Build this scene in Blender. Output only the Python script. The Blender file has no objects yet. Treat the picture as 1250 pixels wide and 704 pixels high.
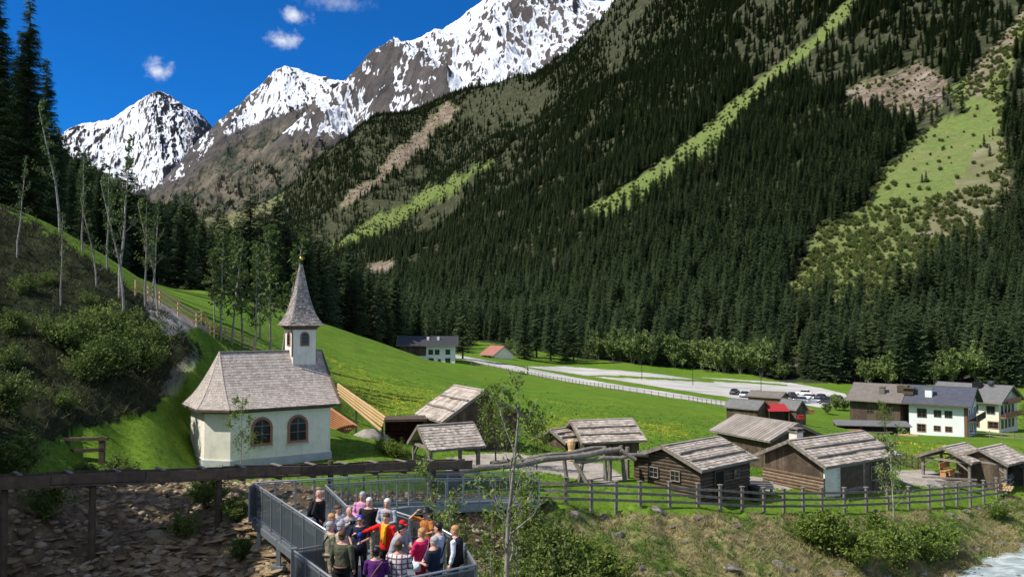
import bpy, bmesh, math, random
import numpy as np
from mathutils import Vector, Matrix
R = math.radians
random.seed(7)
scene = bpy.context.scene
# ---------------------------------------------------------------- camera, sky, sun, exposure
CAMZ = 6.6; HOR = 385.0; F = 1000.0
cam_d = bpy.data.cameras.new('camera'); cam = bpy.data.objects.new('camera', cam_d)
scene.collection.objects.link(cam); scene.camera = cam
cam_d.sensor_width = 36; cam_d.lens = 36*F/1250.0
cam_d.clip_start = 0.1; cam_d.clip_end = 60000
cam.location = (0, 0, CAMZ)
cam.rotation_euler = (R(90)+math.atan((HOR-352)/F), 0, 0)
SUN_EL, SUN_AZ = R(50), math.atan2(-0.34, -0.94)        # direction towards the sun: from the left, slightly behind the camera
sx, sy, sz = math.cos(SUN_EL)*math.cos(SUN_AZ), math.cos(SUN_EL)*math.sin(SUN_AZ), math.sin(SUN_EL)
sun_d = bpy.data.lights.new('sun', 'SUN'); sun = bpy.data.objects.new('sun', sun_d)
scene.collection.objects.link(sun)
sun_d.energy = 4.6; sun_d.angle = R(0.5); sun_d.color = (1, 0.955, 0.88)
sun.rotation_euler = Vector((sx, sy, sz)).to_track_quat('Z', 'Y').to_euler()
world = bpy.data.worlds.new('World'); scene.world = world; world.use_nodes = True
wn, wl = world.node_tree.nodes, world.node_tree.links
wn.clear()
w_out = wn.new('ShaderNodeOutputWorld'); w_bg = wn.new('ShaderNodeBackground')
sky = wn.new('ShaderNodeTexSky'); sky.sky_type = 'NISHITA'; sky.sun_disc = False
sky.sun_elevation = SUN_EL; sky.sun_rotation = math.pi/2 - SUN_AZ
sky.altitude = 2500; sky.air_density = 1.0; sky.dust_density = 0.0; sky.ozone_density = 6.0
w_bg.inputs['Strength'].default_value = 0.085
# small fair-weather clouds, placed by direction in the sky
tc = wn.new('ShaderNodeTexCoord')
def cloud_mask(px, py, rx, ry, seed):
    v = Vector(((px-625)/F, 1, (HOR-py)/F)).normalized()
    sub = wn.new('ShaderNodeVectorMath'); sub.operation = 'SUBTRACT'
    wl.new(tc.outputs['Generated'], sub.inputs[0]); sub.inputs[1].default_value = v
    sc = wn.new('ShaderNodeVectorMath'); sc.operation = 'MULTIPLY'
    wl.new(sub.outputs[0], sc.inputs[0]); sc.inputs[1].default_value = (F/rx, F/max(rx, ry)*.6, F/ry)
    ln = wn.new('ShaderNodeVectorMath'); ln.operation = 'LENGTH'; wl.new(sc.outputs[0], ln.inputs[0])
    nz = wn.new('ShaderNodeTexNoise'); nz.noise_dimensions = '4D'; nz.inputs['W'].default_value = seed
    nz.inputs['Scale'].default_value = 60; nz.inputs['Detail'].default_value = 6; nz.inputs['Roughness'].default_value = .62
    wl.new(tc.outputs['Generated'], nz.inputs['Vector'])
    m = wn.new('ShaderNodeMath'); m.operation = 'MULTIPLY_ADD'
    wl.new(nz.outputs['Fac'], m.inputs[0]); m.inputs[1].default_value = 3.0; m.inputs[2].default_value = -.95
    s = wn.new('ShaderNodeMath'); s.operation = 'SUBTRACT'; wl.new(m.outputs[0], s.inputs[0]); wl.new(ln.outputs['Value'], s.inputs[1])
    mr = wn.new('ShaderNodeMapRange'); mr.interpolation_type = 'SMOOTHSTEP'
    wl.new(s.outputs[0], mr.inputs['Value']); mr.inputs['From Min'].default_value = -.65; mr.inputs['From Max'].default_value = 1.15
    return mr.outputs[0]
prev = None
for i, a in enumerate([(189, 83, 15, 12, 1.0), (343, 46, 20, 9, 4.3), (356, 15, 18, 8, 6.1), (668, 2, 60, 14, 9.2), (410, 0, 40, 10, 11.7)]):
    o_ = cloud_mask(*a)
    if i in (3, 4):
        k = wn.new('ShaderNodeMath'); k.operation = 'MULTIPLY'; wl.new(o_, k.inputs[0]); k.inputs[1].default_value = .35 if i != 3 else .8; o_ = k.outputs[0]
    if prev is None: prev = o_
    else:
        mx = wn.new('ShaderNodeMath'); mx.operation = 'MAXIMUM'; wl.new(prev, mx.inputs[0]); wl.new(o_, mx.inputs[1]); prev = mx.outputs[0]
tint = wn.new('ShaderNodeMix'); tint.data_type = 'RGBA'; tint.blend_type = 'MULTIPLY'; tint.inputs[0].default_value = 1
wl.new(sky.outputs[0], tint.inputs[6]); tint.inputs[7].default_value = (.10, .74, 1.32, 1)
# added, unseen white cloud behind and above the viewpoint, keeps shade from turning blue
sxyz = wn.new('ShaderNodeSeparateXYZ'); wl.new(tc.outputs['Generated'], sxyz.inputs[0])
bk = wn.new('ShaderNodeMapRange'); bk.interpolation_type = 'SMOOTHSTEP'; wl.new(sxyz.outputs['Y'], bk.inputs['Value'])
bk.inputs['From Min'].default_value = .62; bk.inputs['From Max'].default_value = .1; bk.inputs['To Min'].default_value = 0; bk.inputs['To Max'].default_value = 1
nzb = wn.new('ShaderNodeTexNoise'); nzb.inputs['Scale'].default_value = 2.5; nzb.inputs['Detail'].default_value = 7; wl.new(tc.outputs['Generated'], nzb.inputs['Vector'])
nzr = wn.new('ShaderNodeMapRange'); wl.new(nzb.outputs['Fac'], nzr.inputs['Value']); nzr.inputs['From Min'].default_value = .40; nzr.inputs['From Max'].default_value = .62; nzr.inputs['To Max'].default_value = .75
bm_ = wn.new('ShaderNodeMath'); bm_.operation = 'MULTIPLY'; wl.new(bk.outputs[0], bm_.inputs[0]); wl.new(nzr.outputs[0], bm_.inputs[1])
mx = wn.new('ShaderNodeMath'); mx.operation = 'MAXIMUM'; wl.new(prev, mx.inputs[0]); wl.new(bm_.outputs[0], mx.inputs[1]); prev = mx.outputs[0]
cm = wn.new('ShaderNodeMix'); cm.data_type = 'RGBA'
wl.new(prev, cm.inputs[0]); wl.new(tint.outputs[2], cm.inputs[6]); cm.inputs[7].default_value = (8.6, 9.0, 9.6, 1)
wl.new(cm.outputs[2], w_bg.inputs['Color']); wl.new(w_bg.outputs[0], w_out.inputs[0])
scene.view_settings.view_transform = 'Standard'; scene.view_settings.look = 'None'
scene.view_settings.exposure = 0.38; scene.view_settings.gamma = 1
scene.render.engine = 'CYCLES'
scene.cycles.max_bounces = 6; scene.cycles.transparent_max_bounces = 12

# ---------------------------------------------------------------- helpers
COL = scene.collection
def tag(o, label=None, cat=None, group=None, kind=None):
    if label: o['label'] = label
    if cat: o['category'] = cat
    if group: o['group'] = group
    if kind: o['kind'] = kind
    return o
def empty(name, loc=(0, 0, 0), rz=0, label=None, cat=None, group=None):
    o = bpy.data.objects.new(name, None); COL.objects.link(o)
    o.location = loc; o.rotation_euler = (0, 0, rz); o.empty_display_size = .2
    return tag(o, label, cat, group)
def P(px, py, D):
    return Vector(((px-625)/F*D, D, CAMZ-(py-HOR)/F*D))
class MB:
    """collects simple solids and links them as one mesh object"""
    def __init__(s): s.v = []; s.f = []; s.mi = []
    def add(s, vs, fs, m=0):
        n = len(s.v); s.v += [tuple(v) for v in vs]; s.f += [tuple(n+i for i in f) for f in fs]; s.mi += [m]*len(fs); return s
    def box(s, c, d, rz=0, m=0):
        x, y, z = d[0]/2, d[1]/2, d[2]/2; ca, sa = math.cos(rz), math.sin(rz); vs = []
        for i, j, k in ((-1,-1,-1),(1,-1,-1),(1,1,-1),(-1,1,-1),(-1,-1,1),(1,-1,1),(1,1,1),(-1,1,1)):
            a, b = i*x, j*y; vs.append((c[0]+a*ca-b*sa, c[1]+a*sa+b*ca, c[2]+k*z))
        return s.add(vs, [(0,3,2,1),(4,5,6,7),(0,1,5,4),(1,2,6,5),(2,3,7,6),(3,0,4,7)], m)
    def hexa(s, p, m=0):
        return s.add(p, [(0,3,2,1),(4,5,6,7),(0,1,5,4),(1,2,6,5),(2,3,7,6),(3,0,4,7)], m)
    def bar(s, a, b, w, h=None, m=0, up=(0, 0, 1)):
        a, b = Vector(a), Vector(b); h = h or w; t = (b-a).normalized(); u = Vector(up)
        if abs(t.dot(u)) > .98: u = Vector((1, 0, 0))
        sd = t.cross(u).normalized(); u = sd.cross(t)
        p = []
        for q in (a, b):
            for i, j in ((-1,-1),(1,-1),(1,1),(-1,1)): p.append(q+sd*(i*w/2)+u*(j*h/2))
        return s.hexa(p, m)
    def tube(s, pts, rad, n=8, m=0, cap=True):
        pts = [Vector(p) for p in pts]; k = len(pts)
        rad = rad if isinstance(rad, (list, tuple)) else [rad]*k
        base = len(s.v); ref = None
        for i, p in enumerate(pts):
            t = (pts[min(i+1, k-1)]-pts[max(i-1, 0)]).normalized()
            if ref is None: ref = t.orthogonal().normalized()
            ref = (ref-t*ref.dot(t)).normalized(); b = t.cross(ref)
            for j in range(n):
                a = 2*math.pi*j/n; s.v.append(tuple(p+(ref*math.cos(a)+b*math.sin(a))*rad[i]))
        for i in range(k-1):
            for j in range(n):
                a = base+i*n+j; b2 = base+i*n+(j+1) % n
                s.f.append((a, b2, b2+n, a+n)); s.mi.append(m)
        if cap:
            s.f.append(tuple(base+j for j in range(n-1, -1, -1))); s.mi.append(m)
            s.f.append(tuple(base+(k-1)*n+j for j in range(n))); s.mi.append(m)
        return s
    def lathe(s, prof, c=(0, 0, 0), n=12, m=0, rot0=0):
        base = len(s.v)
        for r, z in prof:
            for j in range(n):
                a = 2*math.pi*j/n+rot0; s.v.append((c[0]+r*math.cos(a), c[1]+r*math.sin(a), c[2]+z))
        for i in range(len(prof)-1):
            for j in range(n):
                a = base+i*n+j; b = base+i*n+(j+1) % n
                s.f.append((a, b, b+n, a+n)); s.mi.append(m)
        s.f.append(tuple(base+j for j in range(n-1, -1, -1))); s.mi.append(m)
        s.f.append(tuple(base+(len(prof)-1)*n+j for j in range(n))); s.mi.append(m)
        return s
    def build(s, name, mats, parent=None, smooth=False, loc=None):
        me = bpy.data.meshes.new(name); me.from_pydata(s.v, [], s.f)
        mats = mats if isinstance(mats, (list, tuple)) else [mats]
        for m in mats: me.materials.append(m)
        if len(mats) > 1: me.polygons.foreach_set('material_index', s.mi)
        if smooth: me.polygons.foreach_set('use_smooth', [True]*len(me.polygons))
        me.update(); o = bpy.data.objects.new(name, me); COL.objects.link(o)
        if parent: o.parent = parent
        if loc: o.location = loc
        return o
def np_mesh(name, V, Fc, mats, smooth=False, parent=None, attrs=None):
    """V (n,3), Fc (m,k) all faces with k corners"""
    V = np.asarray(V, dtype=np.float32); Fc = np.asarray(Fc, dtype=np.int32); k = Fc.shape[1]
    me = bpy.data.meshes.new(name)
    me.vertices.add(len(V)); me.vertices.foreach_set('co', V.ravel())
    me.loops.add(Fc.size); me.loops.foreach_set('vertex_index', Fc.ravel())
    me.polygons.add(len(Fc)); me.polygons.foreach_set('loop_start', np.arange(0, Fc.size, k, dtype=np.int32))
    me.polygons.foreach_set('loop_total', np.full(len(Fc), k, dtype=np.int32))
    if smooth: me.polygons.foreach_set('use_smooth', np.ones(len(Fc), dtype=bool))
    for nm, a in (attrs or {}).items():
        at = me.attributes.new(nm, 'FLOAT', 'POINT'); at.data.foreach_set('value', np.asarray(a, dtype=np.float32).ravel())
    for m in (mats if isinstance(mats, (list, tuple)) else [mats]): me.materials.append(m)
    me.update(calc_edges=True); o = bpy.data.objects.new(name, me); COL.objects.link(o)
    if parent: o.parent = parent
    return o
def copy_tree(o, parent=None):
    c = o.copy(); COL.objects.link(c); c.parent = parent
    for ch in list(o.children): copy_tree(ch, c)
    return c

# value noise in numpy
def _h(ix, iy, s):
    n = (ix.astype(np.int64)*374761393 + iy.astype(np.int64)*668265263 + s*1442695041) & 0xffffffff
    n = ((n ^ (n >> 13))*1274126177) & 0xffffffff
    return ((n ^ (n >> 16)) & 0xffff)/65535.0
def vnoise(x, y, s=0):
    ix, iy = np.floor(x), np.floor(y); fx, fy = x-ix, y-iy
    fx = fx*fx*fx*(fx*(fx*6-15)+10); fy = fy*fy*fy*(fy*(fy*6-15)+10)
    a, b, c, d = _h(ix, iy, s), _h(ix+1, iy, s), _h(ix, iy+1, s), _h(ix+1, iy+1, s)
    return (a*(1-fx)+b*fx)*(1-fy)+(c*(1-fx)+d*fx)*fy
def fbm(x, y, s=0, o=5, g=.5):
    t = 0; a = 1; n = 0
    for i in range(o):
        t = t+a*vnoise(x, y, s+i*17); n += a; a *= g; x, y = x*2.03+3.1*y*.13, y*2.03-x*.11
    return t/n
def ridged(x, y, s=0, o=6, g=.52):
    t = 0; a = 1; n = 0
    for i in range(o):
        t = t+a*(1-np.abs(2*vnoise(x, y, s+i*17)-1)); n += a; a *= g; x, y = x*2.07+.2*y, y*2.07-.2*x
    return t/n
def in_poly(px, py, poly):
    r = np.zeros(np.shape(px), dtype=bool); n = len(poly)
    for i in range(n):
        x0, y0 = poly[i]; x1, y1 = poly[(i+1) % n]
        c = ((y0 > py) != (y1 > py)) & (px < (x1-x0)*(py-y0)/((y1-y0) or 1e-9)+x0)
        r ^= c
    return r

# ---------------------------------------------------------------- materials
def nodemat(name):
    m = bpy.data.materials.new(name); m.use_nodes = True; nt = m.node_tree
    return m, nt, nt.nodes, nt.links, nt.nodes['Principled BSDF']
def mat(name, cols, rough=.8, scale=6, bump=.0, bscale=None, metal=0, island=0, detail=5, spec=.3, stretch=(1, 1, 1), trans=0, emit=None, coord='Object', objrand=0):
    """cols: list of linear colours blended by noise; island = share of the blend taken from a random value per shingle / board"""
    m, nt, N, L, b = nodemat(name)
    b.inputs['Roughness'].default_value = rough; b.inputs['Metallic'].default_value = metal
    b.inputs['Specular IOR Level'].default_value = spec
    cols = [tuple(c)+(1,) for c in cols]
    t = N.new('ShaderNodeTexCoord'); mp = N.new('ShaderNodeMapping'); mp.inputs['Scale'].default_value = stretch
    L.new(t.outputs[coord], mp.inputs[0])
    if len(cols) == 1 and not island: b.inputs['Base Color'].default_value = cols[0]
    else:
        nz = N.new('ShaderNodeTexNoise'); nz.inputs['Scale'].default_value = scale; nz.inputs['Detail'].default_value = detail; nz.inputs['Roughness'].default_value = .65
        L.new(mp.outputs[0], nz.inputs['Vector'])
        mr = N.new('ShaderNodeMapRange'); mr.inputs['From Min'].default_value = .3; mr.inputs['From Max'].default_value = .7
        L.new(nz.outputs['Fac'], mr.inputs['Value']); fac = mr.outputs[0]
        if island:
            g = N.new('ShaderNodeNewGeometry'); mx = N.new('ShaderNodeMix'); mx.inputs[0].default_value = island
            L.new(fac, mx.inputs[2]); L.new(g.outputs['Random Per Island'], mx.inputs[3]); fac = mx.outputs[0]
        if objrand:
            g = N.new('ShaderNodeObjectInfo'); mx = N.new('ShaderNodeMix'); mx.inputs[0].default_value = objrand
            L.new(fac, mx.inputs[2]); L.new(g.outputs['Random'], mx.inputs[3]); fac = mx.outputs[0]
        cr = N.new('ShaderNodeValToRGB'); e = cr.color_ramp.elements
        e[0].color = cols[0]; e[1].color = cols[-1]
        for i in range(1, len(cols)-1):
            q = e.new(i/(len(cols)-1)); q.color = cols[i]
        L.new(fac, cr.inputs[0]); L.new(cr.outputs[0], b.inputs['Base Color'])
    if bump:
        n2 = N.new('ShaderNodeTexNoise'); n2.inputs['Scale'].default_value = bscale or scale*3; n2.inputs['Detail'].default_value = 6
        L.new(mp.outputs[0], n2.inputs['Vector'])
        bp = N.new('ShaderNodeBump'); bp.inputs['Strength'].default_value = min(1, bump); bp.inputs['Distance'].default_value = .05*bump
        L.new(n2.outputs['Fac'], bp.inputs['Height']); L.new(bp.outputs[0], b.inputs['Normal'])
    if trans:
        tr = N.new('ShaderNodeBsdfTranslucent'); ms = N.new('ShaderNodeMixShader'); ms.inputs[0].default_value = trans
        src = b.inputs['Base Color'].links[0].from_socket if b.inputs['Base Color'].links else None
        if src: L.new(src, tr.inputs[0])
        else: tr.inputs[0].default_value = b.inputs['Base Color'].default_value
        L.new(b.outputs[0], ms.inputs[1]); L.new(tr.outputs[0], ms.inputs[2]); L.new(ms.outputs[0], N['Material Output'].inputs[0])
    return m
M = {}
M['shingle'] = mat('weathered_shingle', [(.26,.22,.185),(.38,.33,.285),(.50,.44,.39)], .85, 3, .5, 40, island=.6)
M['spire'] = mat('spire_shingle', [(.15,.13,.115),(.28,.24,.21),(.48,.42,.37)], .8, 5, .5, 40, island=.75)
M['board_roof'] = mat('silvered_roof_board', [(.16,.13,.10),(.38,.325,.27),(.58,.51,.44)], .85, 2.2, .6, 30, island=.55)
M['old_wood'] = mat('dark_weathered_wood', [(.035,.025,.017),(.085,.06,.04),(.16,.12,.08)], .85, 3, .6, 25, island=.45)
M['log_wood'] = mat('sunburnt_log', [(.09,.055,.03),(.17,.115,.07),(.28,.21,.15)], .85, 3, .6, 25, island=.45)
M['grey_wood'] = mat('silver_grey_wood', [(.09,.075,.06),(.19,.165,.135),(.32,.285,.24)], .85, 4, .6, 30, island=.35)
M['fresh_wood'] = mat('fresh_larch_wood', [(.42,.25,.10),(.55,.36,.17),(.66,.47,.26)], .7, 3, .3, 20, island=.6)
M['orange_wood'] = mat('orange_plank', [(.30,.11,.04),(.46,.2,.085),(.56,.32,.17)], .7, 3, .3, 20, island=.6)
M['red_wood'] = mat('red_brown_stained_wood', [(.055,.018,.010),(.10,.032,.017)], .75, 4, .4, 25, island=.5)
M['trim_wood'] = mat('brown_trim_wood', [(.14,.07,.04),(.20,.11,.07)], .7, 5, .2)
M['frame'] = mat('window_surround_paint', [(.27,.12,.07),(.36,.165,.10)], .7, 8, .1)
M['plaster'] = mat('cream_lime_plaster', [(.60,.57,.48),(.76,.72,.61),(.83,.79,.68)], .9, .9, .25, 60)
_nt = M['plaster'].node_tree; _N, _L = _nt.nodes, _nt.links; _b = _N['Principled BSDF']; _c = _b.inputs['Base Color'].links[0].from_socket
_t = _N.new('ShaderNodeTexCoord'); _s = _N.new('ShaderNodeSeparateXYZ'); _L.new(_t.outputs['Object'], _s.inputs[0]); _m = _N.new('ShaderNodeMapping'); _m.inputs['Scale'].default_value = (2.2, 2.2, .35); _L.new(_t.outputs['Object'], _m.inputs[0])
_n = _N.new('ShaderNodeTexNoise'); _n.inputs['Scale'].default_value = 1.6; _n.inputs['Detail'].default_value = 8; _n.inputs['Roughness'].default_value = .7; _L.new(_m.outputs[0], _n.inputs['Vector'])
_r = _N.new('ShaderNodeMapRange'); _L.new(_n.outputs['Fac'], _r.inputs['Value']); _r.inputs['From Min'].default_value = .52; _r.inputs['From Max'].default_value = .72; _r.inputs['To Max'].default_value = .45
_x = _N.new('ShaderNodeMix'); _x.data_type = 'RGBA'; _L.new(_r.outputs[0], _x.inputs[0]); _L.new(_c, _x.inputs[6]); _x.inputs[7].default_value = (.42,.39,.31,1); _L.new(_x.outputs[2], _b.inputs['Base Color'])
M['plinth'] = mat('grey_plinth_render', [(.36,.38,.38),(.48,.5,.5)], .9, 2, .2, 50)
M['white_wall'] = mat('white_house_render', [(.66,.69,.68),(.78,.79,.77)], .9, .5, .1, 20)
M['cream_wall'] = mat('pale_yellow_render', [(.68,.66,.5),(.76,.74,.60)], .9, .5, .1, 20)
M['pane'] = mat('dark_window_glass', [(.012,.014,.017)], .08, spec=.6)
M['dark_hole'] = mat('dark_interior', [(.010,.008,.007)], .9)
M['slate'] = mat('blue_grey_roof_tile', [(.055,.06,.075),(.085,.09,.11)], .6, 1.5, .3, 12)
M['brown_roof'] = mat('brown_fibre_roof', [(.13,.11,.095),(.19,.165,.14)], .8, 1.5, .3, 12)
M['grey_roof'] = mat('grey_concrete_tile', [(.12,.118,.115),(.17,.165,.16)], .8, 1.5, .3, 12)
M['dark_roof'] = mat('dark_tile_roof', [(.03,.03,.034),(.05,.05,.055)], .6, 1.5, .3, 12)
M['red_roof'] = mat('faded_red_roof', [(.26,.10,.075),(.36,.16,.12)], .7, 1.5, .3, 12)
M['bright_red'] = mat('red_painted_sheet', [(.36,.03,.03)], .5)
M['corr'] = mat('corrugated_grey_roof', [(.17,.145,.12),(.27,.235,.20),(.37,.325,.28)], .8, 1.2, .3, 20, island=.5)
M['metal'] = mat('galvanised_steel', [(.20,.225,.235),(.30,.325,.335)], .45, 8, .05, metal=.6, spec=.5)
M['rail'] = mat('bright_handrail', [(.42,.43,.43)], .4, metal=.6, spec=.5)
M['grate'] = mat('steel_walkway_grating', [(.16,.19,.20),(.24,.27,.28)], .6, 14, .2, metal=.4)
M['gold'] = mat('gilded_ball', [(.85,.5,.08)], .25, metal=1)
M['iron'] = mat('dark_iron', [(.02,.02,.022)], .5, metal=.5)
M['black'] = mat('black_plastic', [(.015,.015,.016)], .5)
M['rock'] = mat('grey_bank_rock', [(.07,.06,.048),(.17,.15,.12),(.34,.31,.27)], .9, 1.7, 1, 9, detail=8)
M['slab'] = mat('ochre_stone_slab', [(.12,.08,.04),(.27,.19,.095),(.42,.33,.20)], .9, 1.5, 1, 9, detail=8, objrand=.5)
M['bark'] = mat('spruce_bark', [(.035,.028,.022),(.09,.072,.058)], .95, 3, .6, 20)
M['birch'] = mat('pale_grey_bark', [(.10,.09,.075),(.26,.235,.20),(.36,.33,.29)], .9, 5, .5, 20)
M['spruce'] = mat('spruce_needles', [(.032,.052,.022),(.062,.096,.038),(.11,.148,.056)], .75, .5, 0, trans=.10, spec=.15, objrand=.55)
M['spruce_far'] = M['spruce']
M['larch'] = mat('fresh_larch_leaves', [(.05,.085,.02),(.09,.14,.035),(.15,.19,.05)], .7, .6, 0, trans=.3, spec=.2, objrand=.4)
M['willow'] = mat('spring_willow_leaves', [(.09,.13,.04),(.15,.205,.06),(.23,.28,.09)], .7, .6, 0, trans=.3, spec=.2, objrand=.5)
M['leaf'] = mat('young_leaves', [(.08,.13,.02),(.15,.22,.03),(.25,.30,.06)], .6, 1.2, 0, trans=.35, spec=.3, objrand=.2)
M['scrub'] = mat('hillside_scrub_leaves', [(.085,.12,.03),(.15,.19,.05),(.24,.21,.09)], .7, .1, 0, trans=.3, spec=.2, objrand=.6)
M['dead'] = mat('dead_grey_branch', [(.16,.13,.10),(.30,.26,.21)], .9, 3, .3, objrand=.3)
# ---------------------------------------------------------------- terrain: height field on a polar grid round the viewpoint hill
CP = []
def cp(*a):
    for q in a: CP.append(q)
def prof(px, *pts):                     # (py seen from the viewpoint, distance)
    for py, D in pts: CP.append((px, py, D))
def zc(px, z, D): CP.append((px, HOR+(CAMZ-z)/D*F, D))
for px in (-800, -300, 0, 300, 600, 900, 1250, 1600, 2100):
    zc(px, 4.7, 2.0); zc(px, 2.2, 6); zc(px, -1.8, 10)
for px in (-800, -300, 0, 250): zc(px, -2.8, 15); zc(px, -2.2, 20)
for px in (380, 500): zc(px, -3.8, 15); zc(px, -3.2, 20)
for px in (650, 900): zc(px, -5.2, 15); zc(px, -5.2, 22)
for px in (1150, 1350, 1700, 2100): zc(px, -6.2, 15); zc(px, -7.6, 25); zc(px, -7.6, 36)
cp((-60,704,24.5),(0,704,25),(100,704,25),(200,704,25.5),(300,704,25.5),(117,672,26.5),(200,650,28.5),(270,627,30.5),(343,697,24.6),(322,654,26.8),(0,640,26.5),
   (0,600,27.5),(60,600,29),(200,600,33),(270,590,35.5),(340,585,37),(300,604,33),(230,578,38.5),(330,575,40),(100,575,33.5),(100,560,36),(160,555,38),(0,560,30),
   (0,540,31.5),(60,530,34),(110,515,38),(180,500,42),(215,490,46),(180,530,40),(230,560,42),(-100,540,30),(-100,400,38),(-100,250,50))
zc(450, -2.6, 23); zc(450, -2.0, 27); zc(450, -1.6, 31); zc(500, -1.7, 34); zc(450, -1.2, 37); zc(330, -1.25, 42.5); zc(250, -1.1, 44); zc(400, -1.2, 45); zc(330,-1.1,48); zc(220, .2, 49)
zc(560, -3.2, 29); zc(600, -4.2, 33-3); zc(560, -2.2, 35); zc(600, -2.6, 37); zc(540,-2.3,42); zc(600,-2.5,44); zc(480,-1.3,42)
cp((600,704,32),(690,704,35),(760,704,36.5),(850,704,38),(1000,704,41),(1080,704,43))
cp((690,660,37.5),(850,660,40),(1000,660,43.5),(1100,665,46))
cp((690,614,40),(780,617,42),(850,619,43.5),(930,624,45.5),(1000,622,47.5),(1080,619,50),(1150,616,52.5),(1225,606,56),(1300,600,57),(1500,600,58))
cp((690,606,42),(850,608,45.5),(1000,612,49),(1150,606,54),(1225,598,58))
zc(1130,-7.5,44); zc(1180,-7.7,45.5); zc(1250,-7.7,47); zc(1250,-7.7,42); zc(1150,-7.7,41); zc(1250,-7.2,50.5); zc(1190,-6.9,49.5); zc(1400,-7.8,45); zc(1400,-7.7,52); zc(1700,-7.7,50); zc(2100,-7.7,50); zc(1060,-7.2,37);zc(1000,-6.7,36)
zc(1210,-6.8,52)
# village shelf
zc(620,-2.6,50); zc(700,-2.9,50); zc(830,-3.4,49); zc(830,-3.8,55); zc(960,-4.4,54); zc(1050,-4.7,56); zc(1150,-5.2,60); zc(1250,-5.6,62); zc(1500,-6.5,65)
zc(640,-3.0,60); zc(720,-3.8,64); zc(860,-4.9,66); zc(960,-5.4,68); zc(1100,-6.3,72); zc(1250,-7.2,75)
zc(500,-2.1,56); zc(470,-1.2,50)
# meadow
cp((420,520,56),(440,500,64),(470,505,70),(560,500,80),(650,500,90),(650,480,120),(750,505,95),(750,485,130),(850,520,95),(850,500,130),(1000,525,100),(1180,548,95),
   (1040,525,135),(1105,527,147),(1170,531,142),(1230,528,155),(1300,527,155),(1500,530,150),(2100,540,150),
   (300,430,72),(300,400,92),(250,400,62),(230,385,72),(400,460,85),(400,430,112),(220,370,88),(200,352,112),(120,318,100),(60,287,90),(0,262,80),(-80,230,80),
   (150,330,112),(260,356,134),(330,375,142),(400,397,152),(470,420,172),(540,445,222),(580,440,245))
# left bank, in shade
cp((0,258,58),(0,330,50),(0,420,42),(60,287,57),(150,350,55),(150,420,47),(100,440,43),(60,500,36),(200,378,58),(200,440,50),(240,425,57),(225,460,50),(260,430,62),(0,500,34),(330,438,66),(390,478,58),(330,478,56),(330,510,51),(-300,120,60),(-300,300,40),(-800,0,70),(-800,300,40))
# behind the meadow crest
cp((0,265,110),(60,290,115),(120,318,125),(200,352,140),(260,362,180),(400,402,220),(470,424,235),(400,396,420),(260,355,420),(130,300,250),(0,250,220),(0,180,420),(-300,0,400),(-800,-100,300),(100,240,500),(200,320,420),
   (0,170,1500),(100,225,1500),(-300,0,1500),(200,300,1500),(200,262,2500))
# valley floor
cp((620,440,262),(560,432,285),(700,455,262),(600,447,240),(700,468,215),(800,480,200),(890,494,185),(900,480,212),(800,460,245),(960,468,262),(1000,490,195),(1040,490,190),(950,510,125),(900,520,110),(750,440,305),(650,428,330),(870,455,290))
prof(260,(348,700),(320,1300),(290,1900),(276,2300)); prof(320,(352,800),(330,1200),(300,1700),(270,2100),(256,2350))
prof(400,(375,750),(345,1250),(300,1700),(250,2050),(190,2400)); prof(450,(392,650),(360,1000),(320,1400),(280,1700),(230,2000),(180,2250),(148,2450))
prof(500,(402,520),(385,680),(350,1030),(305,1430),(260,1780),(210,2070),(170,2300),(142,2500))
prof(550,(412,420),(395,540),(345,960),(300,1350),(250,1700),(200,2020),(165,2280),(126,2500))
prof(600,(416,380),(385,530),(335,830),(285,1150),(235,1500),(180,1850),(145,2150),(114,2450))
prof(650,(410,430),(370,590),(330,780),(280,1030),(230,1330),(180,1670),(145,2000),(100,2350))
prof(700,(422,370),(375,510),(325,680),(270,910),(210,1220),(160,1520),(120,1830),(66,2300))
prof(750,(428,350),(380,450),(330,580),(270,780),(210,1040),(150,1370),(94,1720),(14,2250))
prof(850,(445,312),(390,385),(330,490),(260,660),(190,880),(120,1160),(60,1430),(0,1700),(-62,2050))
prof(950,(459,285),(400,350),(330,450),(260,580),(190,740),(120,930),(60,1110),(0,1300),(-90,1550))
prof(1050,(466,272),(400,335),(330,420),(260,530),(190,660),(120,810),(60,940),(0,1080),(-110,1320))
prof(1150,(469,262),(400,320),(330,400),(260,490),(190,600),(120,720),(60,820),(0,930),(-130,1150))
prof(1250,(469,256),(400,312),(330,380),(260,460),(190,555),(120,655),(60,745),(0,835),(-150,1050))
prof(1500,(468,245),(330,340),(190,480),(60,620),(-160,850)); prof(2100,(465,230),(300,330),(60,520),(-160,700))
# behind the wooded shoulder
for px, py, D in ((200,262,2500),(260,276,2300),(320,256,2350),(400,190,2400),(450,148,2450),(500,142,2500),(550,126,2500),(600,114,2450),(650,100,2350),(700,66,2300),(750,14,2250),(850,-62,2050),(950,-90,1550),(1050,-110,1320),(1250,-150,1050),(1500,-160,850),(2100,-160,700)):
    cp((px, py+30, D*1.25), (px, py+160, D*1.8))
cpa = np.array(CP, float)
_, ui = np.unique(np.round(np.c_[cpa[:,0]/6, np.log(cpa[:,2])*30]), axis=0, return_index=True); cpa = cpa[np.sort(ui)]
def feat(px, lnD): return np.stack([px/110.0, lnD*3.6], -1)
X = feat(cpa[:,0], np.log(cpa[:,2])); n = len(X)
A = np.sqrt(((X[:,None]-X[None])**2).sum(-1)+.02)
A = np.block([[A+np.eye(n)*-.01, np.c_[np.ones(n), X]], [np.c_[np.ones(n), X].T, np.zeros((3,3))]])
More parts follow.
